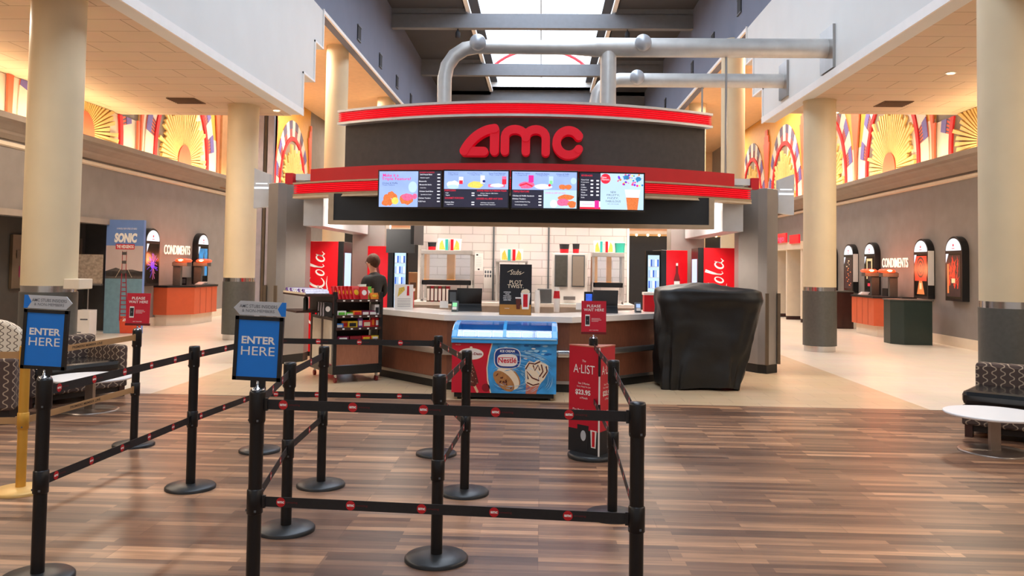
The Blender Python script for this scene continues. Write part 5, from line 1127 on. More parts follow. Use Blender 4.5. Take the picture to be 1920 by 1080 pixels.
# covered machine --------------------------------------------------------
cv = MB(); vs = []; fs = []; NA, NH = 96, 40
rn = random.Random(2); ph = [rn.uniform(0, 6.28) for _ in range(8)]
def crs(a, hx, hy, p=0.45): 
    c, s_ = math.cos(a), math.sin(a); return hx * math.copysign(abs(c) ** p, c), hy * math.copysign(abs(s_) ** p, s_)
for j in range(NH + 1):
    f = j / NH; z = 0.02 + f * 1.28
    xl = -0.60 - 0.06 * f ** 2 - 0.03 * math.sin(f * 5); xr = 0.55 + 0.30 * min(1, f * 1.25); hy = 0.40 + 0.04 * f
    for i in range(NA):
        a = 2 * PI * i / NA; hx = (xr - xl) / 2; cx = (xr + xl) / 2; x, y = crs(a, hx, hy)
        fold = 0.022 * (1.15 - f) * (math.sin(9 * a + ph[0] + 2.2 * f) + 0.6 * math.sin(17 * a + ph[1] - 3 * f)) + 0.014 * math.sin(5 * a + 9 * f + ph[2]) + 0.010 * math.sin(13 * f + 4 * a)
        fold += -0.06 * math.exp(-((a - 4.45 - 0.5 * (f - 0.3)) / 0.10) ** 2) * (1 - f) - 0.05 * math.exp(-((a - 5.0 + 0.7 * (f - 0.4)) / 0.12) ** 2) * (0.9 - 0.5 * f)
        fold += 0.03 * math.exp(-((f - 0.9) / 0.05) ** 2)
        r = math.hypot(x, y); k = 1 + fold / max(r, 0.2); vs.append((cx + x * k, y * k, z + (0.02 * math.sin(3 * a + ph[4]) if j == 0 else 0)))
topz = 1.30
for q in range(1, 9):
    g = 1 - q / 9.0; f = q / 9.0
    for i in range(NA):
        a = 2 * PI * i / NA; x, y = crs(a, 0.755 * g, 0.44 * g); vs.append((0.095 + x, y, topz + 0.10 * math.sin(f * PI / 2) * (0.8 + 0.2 * math.cos(a + 2.6)) + 0.012 * math.sin(6 * a + 5 * f) * g))
rows = NH + 9
for j in range(rows - 1):
    for i in range(NA): fs.append((j * NA + i, j * NA + (i + 1) % NA, (j + 1) * NA + (i + 1) % NA, (j + 1) * NA + i))
fs.append(tuple((rows - 1) * NA + i for i in range(NA)))
cv.add(vs, fs, 'tarp_black', True)
o = solo('covered_machine', cv, 'bulky machine under a wrinkled black plastic cover, right of the counter', 'covered machine', (2.22, 11.84, 0)); o.scale = (0.96, 1, 1.045)
tx = bpy.data.textures.new('crumple', 'CLOUDS'); tx.noise_scale = 0.38
dm = o.modifiers.new('crumple', 'DISPLACE'); dm.texture = tx; dm.strength = 0.08; dm.mid_level = 0.5; dm.texture_coords = 'LOCAL'
sbm = o.modifiers.new('smooth', 'SUBSURF'); sbm.levels = 1; sbm.render_levels = 1

# ------------------------------------------------------------------ queue posts
def post(x, y, label, col_='black', belts=(), head_dirs=()):
    t = thing('queue_post', label, 'stanchion', (x, y, 0), 0, 'queue barrier posts')
    pm, bs = ('black_post', 'black_base') if col_ == 'black' else ('gold_post', 'gold_base')
    MB().lathe([(0.178, 0), (0.178, 0.016), (0.168, 0.026), (0.06, 0.036), (0.0, 0.038)], bs, 48).build('base', t)
    MB().lathe([(0.033, 0.03), (0.033, 1.02)], pm, 28).build('pole', t)
    MB().lathe([(0.036, 0.875), (0.0395, 0.885), (0.0395, 1.02), (0.036, 1.032), (0.0, 1.034)], pm, 28).build('belt_head', t)
    MB().lathe([(0.0335, 0.44), (0.0385, 0.445), (0.0385, 0.555), (0.0335, 0.56)], pm, 28).build('belt_head', t)
    for a in (2, 3):
        for z in (0.89, 0.46): MB().cb((0.036 * math.cos(a * PI / 2 + .4), 0.036 * math.sin(a * PI / 2 + .4), z), (0.01, 0.01, 0.01), 'grey_plastic').build('screw', t)
    return t
ZB = (0.965, 0.50)
def belt(t, p, q, kind='black', zz=None, slack=0.0):
    P0 = Vector(p); Q = Vector(q); d = Q - P0; L = d.length; d.normalize()
    for zi, z in enumerate(zz or ZB):
        m = MB(frame((0, 0, z), (d.x, d.y, 0)))
        mt = 'belt_black' if kind == 'black' else 'belt_tan'
        hh = 0.024
        m.rect(0.036, -hh, L - 0.036, hh, -0.0012, 0.0012, mt)
        for e in (0.036, L - 0.052): m.rect(e, -hh - 0.006, e + 0.016, hh + 0.006, -0.008, 0.008, 'black_plastic' if kind == 'black' else mt)
        if kind == 'black':
            n = max(1, int((L - 0.15) / 0.30)); st = (L - 0.1) / n
            for k in range(n):
                for side in (1, -1):
                    x = 0.13 + k * st
                    if x > L - 0.12: continue
                    m2 = m; old = m.M
                    if side < 0: m.M = old @ Matrix.Rotation(PI, 4, 'Y') @ Matrix.Translation((-2 * x, 0, 0))
                    m.disc(x, 0, 0.0225, 0.0225, 0.0012, 0.0016, 'logo_red', 20)
                    m.text('amc', x, 0, 0.011, 0.0019, 'white_ink', w=0.034, bold=0.04)
                    m.text('amazing', x + 0.056, 0.0, 0.012, 0.0016, 'dim_red', w=0.055)
                    m.M = old
        else:
            for side in (1, -1):
                old = m.M; x = L * 0.5
                if side < 0: m.M = old @ Matrix.Rotation(PI, 4, 'Y') @ Matrix.Translation((-2 * x, 0, 0))
                m.text('PREMIERE MEMBER LINE', x, 0, 0.02, 0.0016, 'tan_text', w=0.42, bold=0.02); m.M = old
        m.build('belt', t, label='tan belt with dark lettering' if kind != 'black' else None)
PT = dict(P1=(-2.58, 4.27), P2=(-1.37, 4.02), P8=(0.45, 3.89), A=(-3.63, 7.39), B=(-2.54, 6.05), C=(-2.45, 7.28), D=(-1.56, 5.16), E=(-1.62, 6.2), F=(-0.9, 7.31), G=(-0.54, 6.09), H=(-0.57, 4.72), I=(0.49, 5.63), J=(0.46, 7.35), Y=(-3.68, 5.85), Z=(-5.3, 5.6))
LAB = dict(P1='black post at front left carrying the blue sign that points right', P2='black post carrying the blue sign that points left', P8='nearest black post on the right, front corner of the queue',
           A='black post on the left carrying the red wait sign', B='black post between the two blue signs', C='black post behind the sign pointing left, base half hidden',
           D='black post just right of the sign that points left', E='black post in front of the candy cart', F='black post standing left of the ice cream freezer',
           G='black post in front of the red part of the freezer', H='black post in the middle of the front barrier', I='black post just in front of the red price column', J='black post inside the red price column, carrying a red sign', Y='golden yellow post at the left edge', Z='golden yellow post beyond the left edge of the picture')
PO = {k: post(*PT[k], LAB[k], 'gold' if k in 'YZ' else 'black') for k in PT if k != 'Z'}
for a, b in (('P1', 'B'), ('B', 'C'), ('C', 'F'), ('F', 'G'), ('G', 'H'), ('P2', 'D'), ('D', 'E'), ('P2', 'P8'), ('P8', 'I'), ('I', 'J')): belt(PO[a], PT[a], PT[b])
belt(PO['A'], PT['A'], PT['Y'], 'tan'); belt(PO['Y'], PT['Y'], PT['Z'], 'tan')
# signs on the posts
def enter_sign(x, y, tilt, flip, label):
    t = thing('direction_sign', label, 'sign', (x, y, 1.034)); 
    MB().lathe([(0.034, 0), (0.03, 0.01), (0.012, 0.016), (0.010, 0.05)], 'chrome', 18).box(-0.035, 0.035, -0.008, 0.008, 0.012, 0.05, 'black_plastic').build('mount', t)
    R = Matrix.Rotation(tilt, 4, 'Y'); fr = Matrix.Translation((0, -0.01, 0.20)) @ R @ frame((0, 0, 0), (1, 0, 0))
    m = MB(fr); W, Hh, b = 0.118, 0.155, 0.018
    m.rect(-W, -Hh, W, Hh, -0.012, 0.002, 'frame_black'); m.rect(-W, -Hh, -W + b, Hh, 0.002, 0.008, 'frame_black'); m.rect(W - b, -Hh, W, Hh, 0.002, 0.008, 'frame_black'); m.rect(-W, -Hh, W, -Hh + b, 0.002, 0.008, 'frame_black'); m.rect(-W, Hh - b, W, Hh, 0.002, 0.008, 'frame_black')
    m.build('frame', t)
    m = MB(fr); m.rect(-W + b, -Hh + b, W - b, Hh - b, 0.002, 0.004, 'sign_blue'); m.text('ENTER', 0, 0.04, 0.036, 0.0045, 'white_ink', w=0.165, bold=0.03); m.text('HERE', 0, -0.012, 0.042, 0.0045, 'white_ink', w=0.165); m.build('poster', t, label='blue poster with white lettering')
    m = MB(fr); s = flip; yb = Hh + 0.004
    m.poly([(-0.105 * s, yb), (0.10 * s, yb), (0.132 * s, yb + 0.034), (0.10 * s, yb + 0.068), (-0.105 * s, yb + 0.068), (-0.085 * s, yb + 0.034)], -0.004, 0.001, 'sign_silver')
    m.poly([(-0.125 * s, yb), (-0.105 * s, yb), (-0.085 * s, yb + 0.034), (-0.105 * s, yb + 0.068), (-0.125 * s, yb + 0.068)], -0.004, 0.0012, 'sign_blue')
    m.text('AMC STUBS INSIDERS', 0.01 * s, yb + 0.044, 0.016, 0.0016, 'grey_ink', w=0.185, bold=0.006); m.text('& NON-MEMBERS', 0.01 * s, yb + 0.022, 0.014, 0.0016, 'grey_ink', w=0.16)
    m.build('arrow_topper', t, label='silver arrow with grey lettering')
enter_sign(-2.58, 4.27, 0.035, 1, 'blue ENTER HERE sign in a black frame, its arrow pointing right')
enter_sign(-1.37, 4.02, 0.03, -1, 'blue ENTER HERE sign in a black frame, its arrow pointing left')
def wait_sign(x, y, label):
    t = thing('wait_sign', label, 'sign', (x, y, 1.034))
    MB().lathe([(0.036, 0), (0.03, 0.01), (0.008, 0.014), (0.008, 0.05)], 'chrome', 16).build('mount', t)
    MB().box(-0.11, 0.11, -0.012, 0.012, 0.035, 0.055, 'dim_red').build('holder', t)
    m = MB(frame((0, 0, 0.185), (1, 0, 0), (0, 0.06, 1)))
    m.rect(-0.108, -0.14, 0.108, 0.14, -0.005, 0.0, 'sign_red'); m.text('PLEASE', 0.0, 0.095, 0.024, 0.001, 'white_ink', w=0.12, bold=0.01); m.text('WAIT HERE', 0, 0.062, 0.024, 0.001, 'white_ink', w=0.175, bold=0.01)
    m.rect(-0.075, -0.08, -0.035, 0.02, 0, 0.002, 'white_ink'); m.rect(-0.072, -0.067, -0.038, 0.008, 0.002, 0.003, 'black_ink'); m.disc(-0.055, -0.03, 0.007, 0.007, 0.003, 0.0035, 'grey_ink', 12)
    for k, w_ in enumerate((0.075, 0.085, 0.06)): m.rect(-0.02, -0.015 - k * 0.012, -0.02 + w_, -0.012 - k * 0.012, 0, 0.001, 'white_ink')
    m.text('AMC THEATRES', 0, -0.115, 0.008, 0.001, 'white_ink'); m.build('panel', t)
wait_sign(-3.63, 7.39, 'red PLEASE WAIT HERE sign on the left post, in front of the film standee')
wait_sign(0.46, 7.33, 'red PLEASE WAIT HERE sign above the red price column')
# triangular price column
t = thing('price_column', 'red three-sided price column with white lettering wrapped around a queue post', 'display', (0.46, 7.35, 0))
ax = [(-0.205, 0.09), (0.045, -0.15), (0.20, 0.11)]
m = MB(); m.poly(ax, 0.04, 0.96, 'sign_red'); m.build('sleeve', t)
MB().poly([(x * 1.02, y * 1.02) for x, y in ax], 0.96, 0.97, 'cone_pink').build('top_edge', t)
MB().poly([(x * 1.005, y * 1.005) for x, y in ax], 0.04, 0.24, 'black_ink').build('dark_foot', t)
MB().box(0.038, 0.052, -0.162, -0.148, 0.04, 0.96, 'bag_white').box(0.034, 0.056, -0.166, -0.146, 0.72, 0.93, 'black_plastic').box(0.034, 0.056, -0.166, -0.146, 0.36, 0.48, 'black_plastic').build('corner_strip', t)
MB().lathe([(0.215, 0.012), (0.215, 0.03), (0.2, 0.04)], 'black_base', 40).lathe([(0.21, 0.0), (0.21, 0.012)], 'black_base', 40).build('base_plate', t)
for (a, b), full in (((ax[0], ax[1]), True), ((ax[1], ax[2]), False)):
    a = Vector(a); b = Vector(b); mid = (a + b) / 2; d_ = (b - a); L = d_.length; d_.normalize()
    fr = frame((mid.x, mid.y, 0.5), (d_.x, d_.y, 0)); m = MB(fr)
    m.text('The', 0.0, 0.335, 0.02, 0.002, 'white_ink', shear=0.2); m.text('A·LIST', 0.0, 0.265, 0.075, 0.002, 'white_ink', w=L * 0.7)
    for k, s_ in enumerate(('See 3 Movies', 'Every Week For Just')): m.text(s_, 0, 0.14 - k * 0.03, 0.017, 0.002, 'white_ink')
    m.text('$23.95', -0.01, 0.06, 0.05, 0.002, 'white_ink', w=L * 0.5, bold=0.03); m.text('a Month', 0, 0.015, 0.018, 0.002, 'white_ink')
    for k, s_ in enumerate(('Plus Benefits & FREE', 'Online Ticketing at', 'AMCTheatres.com')): m.text(s_, 0, -0.09 - k * 0.03, 0.016, 0.002, 'white_ink', w=L * 0.72)
    if full:
        m.poly([(-0.07, -0.42), (0.05, -0.42), (0.06, -0.22), (-0.07, -0.22)], 0.001, 0.002, 'black_ink'); m.disc(0.0, -0.31, 0.03, 0.045, 0.002, 0.003, 'sign_silver'); m.poly([(0.09, -0.40), (0.14, -0.40), (0.15, -0.25), (0.08, -0.25)], 0.001, 0.002, 'bag_white'); m.rect(0.1, -0.39, 0.13, -0.26, 0.002, 0.003, 'pack_red')
    m.build('print', t)

# ------------------------------------------------------------------ seating
def table(x, y, h, r, rb, label):
    t = thing('round_table', label, 'table', (x, y, 0), 0, 'low round lounge tables')
    MB().lathe([(r - 0.01, h - 0.025), (r, h - 0.015), (r, h - 0.003), (r - 0.005, h)], 'table_white', 64).build('tabletop', t)
    MB().box(-0.045, 0.045, -0.03, 0.03, 0.01, h - 0.025, 'base_brushed').build('leg', t, bev=0.004)
    MB().lathe([(rb, 0), (rb, 0.008), (rb - 0.02, 0.016), (0, 0.018)], 'base_brushed', 48).build('base', t)
table(4.22, 7.95, 0.36, 0.43, 0.31, 'low round white table on steel foot in front of the right bench')
table(-4.95, 9.05, 0.37, 0.43, 0.30, 'low round white table by the left lounge chair')
def chair(x, y, rz, label, w, dep, h, back='loop_fabric', arms=True, seat=0.42):
    t = thing('lounge_chair', label, 'lounge chair', (x, y, 0), rz)   # seat faces local -y
    MB().box(-w / 2, w / 2, -dep, 0.0, 0.12, seat - 0.12, 'loop_fabric').build('seat_base', t, bev=0.02)
    MB().box(-w / 2 + (0.1 if arms else 0), w / 2 - (0.1 if arms else 0), -dep - 0.02, -0.12, seat - 0.12, seat + 0.03, 'vinyl_black').build('seat_cushion', t, bev=0.05)
    MB().box(-w / 2, w / 2, -0.16, 0.0, 0.12, h, back).build('backrest', t, bev=0.04)
    if arms:
        for s in (-1, 1): MB().box(s * w / 2 - (0.12 if s > 0 else 0), s * w / 2 + (0 if s > 0 else 0.12), -dep, -0.1, 0.12, 0.62, 'loop_fabric').build('armrest', t, bev=0.03)
    MB().box(-w / 2 + .03, w / 2 - .03, -dep + 0.03, -0.03, 0.06, 0.12, 'bench_base').build('plinth', t)
    for sx in (-1, 1):
        for sy in (0.05, dep - 0.05): MB().box(sx * (w / 2 - 0.06) - 0.035, sx * (w / 2 - 0.06) + 0.035, -sy - 0.035, -sy + 0.035, 0, 0.13, 'cart_dark').build('leg', t)
    return t
chair(-6.05, 9.9, math.radians(62), 'patterned lounge chair with black cushion behind the gold post', 1.25, 0.80, 0.72)
t = thing('high_back_chair', 'light loop-patterned high chair at the left edge', 'chair', (-5.78, 8.55, 0), math.radians(20))
mk = MB(frame((0, 0.0, 0), (1, 0, 0))); mk.poly([(-0.35, 0.55)] + [(0.35 * math.cos(a), 0.78 + 0.24 * math.sin(a)) for a in [PI * (1 - i / 14) for i in range(15)]] + [(0.35, 0.55)], -0.07, 0.07, 'light_loop_fabric'); mk.build('backrest', t, bev=0.03)
MB().box(-0.38, 0.38, -0.55, 0.1, 0.14, 0.66, 'loop_fabric').build('seat_base', t, bev=0.03); MB().box(-0.33, 0.33, -0.5, 0.05, 0, 0.14, 'bench_base').build('plinth', t)
chair(5.42, 8.75, math.radians(-38), 'patterned lounge bench with glossy black seat by the near right column', 1.7, 0.78, 0.70, arms=False, seat=0.44)

# ------------------------------------------------------------------ left wall things
def poster_case(side, y, label, art, sticker=False):
    x = XL if side == 'left' else XR
    t = thing('poster_case', label, 'poster case', (x, y, 1.75), 0, 'lit poster cases on the walls')
    d = 1 if side == 'left' else -1
    fr = frame((0, 0, 0), (0, d, 0)) ; w = 0.38; D = 0.16
    # body turned a little towards the entrance
    top = [(w * math.cos(a), 0.38 + 0.34 * math.sin(a)) for a in [PI * i / 18 for i in range(19)]]
    MB(fr).poly([(-w, -0.72), (w, -0.72)] + top, 0.0, D, 'frame_black').build('case', t, bev=0.006)
    m = MB(fr); m.disc(0, 0.40, w - 0.04, 0.27, D, D + 0.004, 'lit_white', 24, 0, PI); m.disc(0, 0.52, 0.03, 0.03, D + 0.004, D + 0.006, 'em_red', 12); m.rect(-0.06, 0.44, 0.06, 0.455, D + 0.004, D + 0.006, 'em_red'); m.build('lit_header', t, label='white lit arched header')
    m = MB(fr); z = D + 0.002; ww = w - 0.05
    m.rect(-ww, -0.66, ww, 0.33, D, z, 'screen_black')
    if art == 'lightning':
        for i in range(26):
            r_ = random.Random(i); a = r_.uniform(0, 2 * PI); pts = [(0, -0.2)]
            for k in range(5): pts.append((pts[-1][0] + 0.055 * math.cos(a) + r_.uniform(-.03, .03), pts[-1][1] + 0.06 * math.sin(a) + r_.uniform(-.03, .03)))
            if all(abs(p[0]) < ww for p in pts): m.stroke(pts, 0.012, z + i * 1e-5, z + .001 + i * 1e-5, 'em_purple' if i % 3 else 'em_pink', cap=False)
        blob(m, 0, -0.2, 0.1, 0.09, z + 0.002, 'em_purple', 4)
    elif art == 'blue':
        m.rect(-ww + .03, -0.5, ww - 0.03, 0.28, z, z + .001, 'em_cyan'); m.poly([(-0.05, -0.5), (0.12, -0.5), (0.1, 0.0), (0.02, 0.15)], z + .001, z + .002, 'standee_hill')
    elif art == 'dark':
        m.rect(-ww + .03, -0.6, ww - .03, 0.3, z, z + .001, 'em_posterdark')
        for i in range(14):
            r_ = random.Random(i + 40); x0 = r_.uniform(-.18, .18); y0 = 0.2 - i * 0.055; m.rect(x0, y0, x0 + r_.uniform(.04, .12), y0 + 0.03, z + .001, z + .002, 'em_gold' if i < 4 else 'em_orange')
    elif art == 'gold':
        for a, b in ((-0.2, -0.13), (0.13, 0.2)): m.rect(a, -0.3, b, 0.25, z, z + .001, 'em_gold')
        m.rect(-0.2, 0.2, 0.2, 0.27, z, z + .001, 'em_gold'); m.rect(-0.08, -0.35, 0.08, 0.12, z, z + .001, 'em_posterdark'); m.rect(-0.12, -0.5, 0.12, -0.42, z, z + .001, 'em_red')
    elif art == 'rings':
        m.rect(-ww + .02, -0.3, ww - .02, 0.3, z, z + .001, 'em_posterred')
        for k in range(5): m.disc(0, 0.03, 0.21 - k * 0.04, 0.25 - k * 0.045, z + .001 + k * .0005, z + .0015 + k * .0005, 'em_posterdark' if k % 2 == 0 else 'em_posterred')
        m.poly([(-0.2, -0.62), (0.2, -0.62), (0.08, -0.3), (-0.08, -0.3)], z + .001, z + .002, 'em_orange'); m.rect(-0.06, -0.5, 0.06, -0.35, z + .003, z + .004, 'em_gold')
    elif art == 'flames':
        m.rect(-ww + .02, -0.62, ww - .02, 0.3, z, z + .001, 'em_posterdark')
        for i in range(44):
            r_ = random.Random(i + 9); x0 = r_.uniform(-.2, .2); y0 = r_.uniform(-.45, .1); m.stroke([(x0, y0), (x0 + r_.uniform(-.05, .05), y0 + .1), (x0 * 1.2 + r_.uniform(-.05, .05), y0 + .2)], [0.03, 0.03, 0.005], z + .001 + i * 1e-5, z + .002 + i * 1e-5, 'em_posterred', cap=False)
        m.rect(-0.27, -0.55, -0.2, 0.1, z + .002, z + .003, 'em_orange'); m.rect(-0.08, -0.32, 0.08, -0.22, z + .002, z + .003, 'em_gold')
    m.poly([(-ww, 0.33), (-ww + 0.12, 0.33), (-ww, 0.12)], z + 0.004, z + 0.005, 'em_white')
    m.build('poster', t)
    if sticker:
        MB().box(-0.14 * 1 - 0.02 if d < 0 else 0.02, -0.02 if d < 0 else 0.14, -w - 0.006 if d > 0 else -w - 0.006, -w, -0.4, 0.42, 'paper_white').build('side_card', t)
    # lean of the case away from the wall at its far edge
    return t
poster_case('left', 20.5, 'arched poster case with purple lightning poster right of the film standee', 'lightning')
poster_case('left', 23.6, 'arched poster case with blue poster at the right of the left condiments', 'blue')
poster_case('right', 25.2, 'arched poster case with dark poster of figures, farthest on right wall', 'dark', True)
poster_case('right', 23.6, 'arched poster case with cream bordered poster behind the red lamps', 'gold')
poster_case('right', 20.45, 'arched poster case with orange ringed poster right of the condiments lettering', 'rings', True)
poster_case('right', 18.85, 'arched poster case with red splashed poster, nearest on right wall', 'flames')
poster_case('right', 26.9, 'poster case almost hidden behind the second right column', 'dark')
for side, y, z in (('left', 22.2, 1.96), ('right', 22.25, 1.90)):
    d = 1 if side == 'left' else -1
    m = MB(frame((0, 0, 0), (0, d, 0))); m.text('CONDIMENTS', 0, 0, 0.25, 0.03, 'lit_letters', w=1.6, bold=0.008, ext=0.02)
    for k in (-0.5, 0, 0.5): m.rect(k - 0.02, -0.03, k + 0.02, 0.03, 0, 0.02, 'grey_plastic')
    solo('wall_lettering', m, f'white lit raised letters CONDIMENTS on the {side} wall', 'sign', (XL if d > 0 else XR, y, z))

def condiments(x, y, s, label, label2):
    # s = +1: against the left wall, front looks to +x ; s = -1 mirrored
    t = thing('condiment_station', label, 'counter', (x, y, 0))
    o = [(-0.0, -1.25), (s * 0.35, -1.25), (s * 0.85, -0.75), (s * 0.85, 0.75), (s * 0.35, 1.25), (0, 1.25)]
    MB().poly(o, 0.28, 0.98, 'orange_lam').build('cabinet', t); MB().poly([(px * 1.03, py * 1.02) for px, py in o], 0.98, 1.03, 'black_plastic').build('worktop', t)
    MB().poly([(px * 0.88, py * 0.93) for px, py in o], 0, 0.28, 'cream_panel').build('plinth', t)
    for k in (-0.38, 0, 0.38): MB(frame((s * 0.852, 0, 0.63), (0, s, 0))).rect(k - 0.004, -0.34, k + 0.004, 0.34, 0, 0.002, 'dim_red').build('door_gap', t)
    return t
condiments(XL, 22.2, 1, 'orange condiment counter with black top on the left wall', '')
condiments(XR, 22.3, -1, 'orange condiment counter with black top on the right wall', '')
def heat_lamp(x, y, d, label):
    t = thing('heat_lamp', label, 'heat lamp', (x, y, 1.03))
    MB().box(-0.10, 0.10, -0.06, 0.06, 0, 0.62, 'charcoal_clad').build('stand', t, bev=0.005)
    MB().box(min(-0.1, d * 0.30), max(0.1, d * 0.30), -0.12, 0.12, 0.50, 0.60, 'charcoal_clad').build('arm', t, bev=0.005)
    MB().lathe([(0.05, 0), (0.19, 0.015), (0.21, 0.05), (0.16, 0.09), (0.05, 0.10)], 'lamp_red', 28, (d * 0.15, 0, 0.60)).build('red_shade', t, label='glowing red shade')
    MB().ball((d * 0.15, -0.17, 0.65), 0.045, 'lamp_hot', 12, 8, (1.8, 0.9, 0.7)).build('bulb', t)
    l = bpy.data.lights.new('heat_light', 'POINT'); l.energy = 14; l.color = (1, 0.25, 0.1); l.shadow_soft_size = 0.15
    lo_ = bpy.data.objects.new('heat_light', l); col.objects.link(lo_); lo_.location = (x + d * 0.15, y - 0.32, 1.72)
heat_lamp(-9.45, 21.3, 1, 'red heat lamp on the left condiment counter, nearer one'); heat_lamp(-9.45, 22.6, 1, 'red heat lamp on the left condiment counter, farther one')
heat_lamp(8.85, 21.35, -1, 'red heat lamp on the right condiment counter, nearer one'); heat_lamp(8.85, 22.5, -1, 'red heat lamp on the right condiment counter, farther one')
for x, y, n in ((-9.3, 22.4, 'left'), (8.75, 23.0, 'right')):
    m = MB(); 
    for k in range(5): m.box(-0.12 + 0.02 * k, 0.08 + 0.02 * k, -0.1 + 0.015 * k, 0.1, 0.015 * k, 0.015 * (k + 1), 'paper_white')
    solo('napkin_pile', m, f'white paper napkins on the {n} condiment counter', 'napkins', (x, y, 1.03))
    solo('napkin_dispenser', MB().box(-0.13, 0.13, -0.16, 0.16, 0, 0.2, 'black_plastic').box(-0.1, 0.1, -0.165, -0.16, 0.04, 0.16, 'grey_plastic'), f'black napkin dispenser at the {"near" } end of the {n} condiment counter', 'dispenser', (x - 0.25 if x < 0 else x + 0.25, 21.95 if x < 0 else 21.9, 1.03))
# bins right wall
m = MB(); m.poly([(-0.42, -0.05), (-0.22, -0.32), (0.42, -0.32), (0.42, 0.32), (-0.42, 0.32)], 0.0, 1.0, 'bin_green')
t = thing('waste_bin', 'dark green waste bin with angled corner, in front of the orange counter', 'bin', (8.48, 19.65, 0)); m.build('body', t, bev=0.01); MB().poly([(-0.44, -0.06), (-0.23, -0.34), (0.44, -0.34), (0.44, 0.34), (-0.44, 0.34)], 1.0, 1.03, 'charcoal_clad').build('lid', t)
t = thing('waste_bin', 'dark waste bin just right of the second right column', 'bin', (8.55, 24.75, 0)); MB().box(-0.45, 0.45, -0.35, 0.35, 0, 1.05, 'cart_dark').build('body', t, bev=0.01); MB().box(-0.47, 0.47, -0.37, 0.37, 1.05, 1.08, 'charcoal_clad').build('lid', t)

# film standee (picture of a bridge over the bay)
t = thing('film_standee', 'tall blue film standee with white title and bridge picture on left wall', 'standee', (-9.50, 18.62, 0), 0.10)
MB().box(-0.46, 0.46, 0.0, 0.12, 0, 2.58, 'standee_sky').build('board', t)
t.scale = (0.9, 1, 1)
m = MB(frame((0, -0.002, 1.29), (1, 0, 0)))
m.rect(-0.455, -1.285, 0.455, 0.7, 0, 0.001, 'standee_haze'); m.rect(-0.455, -0.05, 0.455, 0.12, 0.001, 0.002, 'standee_hill'); m.poly([(-0.455, 0.12), (-0.2, 0.2), (-0.05, 0.15), (0.2, 0.16), (0.455, 0.11), (0.455, 0.0), (-0.455, 0.0)], 0.001, 0.002, 'standee_hill')
m.rect(-0.455, -0.9, 0.455, -0.05, 0.001, 0.0015, 'standee_water'); m.rect(-0.455, -1.285, 0.455, -0.9, 0.002, 0.003, 'ground_orange'); m.rect(-0.455, 0.30, 0.455, 0.70, 0.0005, 0.0008, 'vanilla') if False else None
m.text('A WHOLE NEW SPEED OF HERO', 0.04, 1.09, 0.04, 0.003, 'white_ink', w=0.5); m.text('SONIC', 0.02, 0.88, 0.22, 0.004, 'white_ink', w=0.56, bold=0.06, shear=0.12); m.rect(-0.22, 0.62, 0.24, 0.74, 0.003, 0.004, 'pack_red'); m.text('THE HEDGEHOG', 0.01, 0.68, 0.08, 0.006, 'white_ink', w=0.42, bold=0.04)
for s in (-1, 1): m.stroke([(-0.0 + s * 0.05, 0.58), (0.0 + s * 0.05, 0.1), (0.02 + s * 0.09, -1.0)], [0.014, 0.018, 0.03], 0.004, 0.006, 'standee_red', cap=False); m.stroke([(s * 0.05, 0.56), (s * 0.07, 0.2), (s * 0.2, -0.02)], 0.006, 0.004, 0.005, 'vanilla', cap=False)
for y in (0.52, 0.32, 0.10): m.rect(-0.06, y - 0.03, 0.06, y + 0.04, 0.006, 0.007, 'standee_hill')
for k in range(9): m.rect(-0.03 - k * 0.006, -0.15 - k * 0.1, 0.07 + k * 0.006, -0.13 - k * 0.1, 0.006, 0.007, 'standee_red')
m.text('2020', 0.12, -0.97, 0.09, 0.006, 'white_ink', bold=0.04)
m.poly([(-0.455, -1.285), (-0.05, -1.285), (-0.12, -0.5), (-0.3, -0.3), (-0.455, -0.8)], 0.0032, 0.0035, 'standee_water')
m.build('picture', t)
# alcove contents
t = thing('notice_board', 'dark board with overlapping papers in the left alcove', 'board', (XL - 0.77, 17.8, 1.55))
MB().box(-0.12, -0.06, -1.3, 1.25, -0.5, 0.6, 'brown_strip').build('board', t)
rr = random.Random(8)
for k in range(18):
    y0 = -1.2 + rr.random() * 2.0; z0 = -0.45 + rr.random() * 0.75; m = MB(frame((-0.06, y0, z0), (0, 1, 0))); m.rect(0, 0, 0.2 + 0.2 * rr.random(), 0.14 + 0.1 * rr.random(), 0.002 * k * 0.3, 0.002 + 0.002 * k * 0.3, rr.choice(['board_paper', 'board_paper', 'grey_ink', 'brown_strip', 'pack_maroon', 'panel_black'])); m.build('pinned_paper', t)
t = thing('flip_easel', 'grey blank board on a thin pole beside the film standee', 'easel', (-10.25, 18.5, 0), 0.15)
MB().box(-0.24, 0.3, -0.02, 0.02, 1.12, 1.78, 'board_paper').build('board', t); MB().tube([(0, 0, 0.02), (0, 0, 1.12)], 0.015, 'steel', 10).build('pole', t); MB().lathe([(0.16, 0), (0.16, 0.015), (0.02, 0.03)], 'steel', 24).build('foot', t); MB().box(-0.5, 0.3, -0.06, 0.05, 1.08, 1.12, 'steel').build('tray', t)
solo('white_carton', MB().box(-0.16, 0.16, -0.15, 0.15, 0, 0.55, 'paper_white').box(-0.05, 0.12, -0.153, -0.15, 0.33, 0.36, 'grey_ink').box(-0.13, -0.02, -0.153, -0.15, 0.05, 0.07, 'grey_ink'), 'white carton on the floor left of the film standee', 'carton', (-10.08, 18.15, 0), bev=0.004)

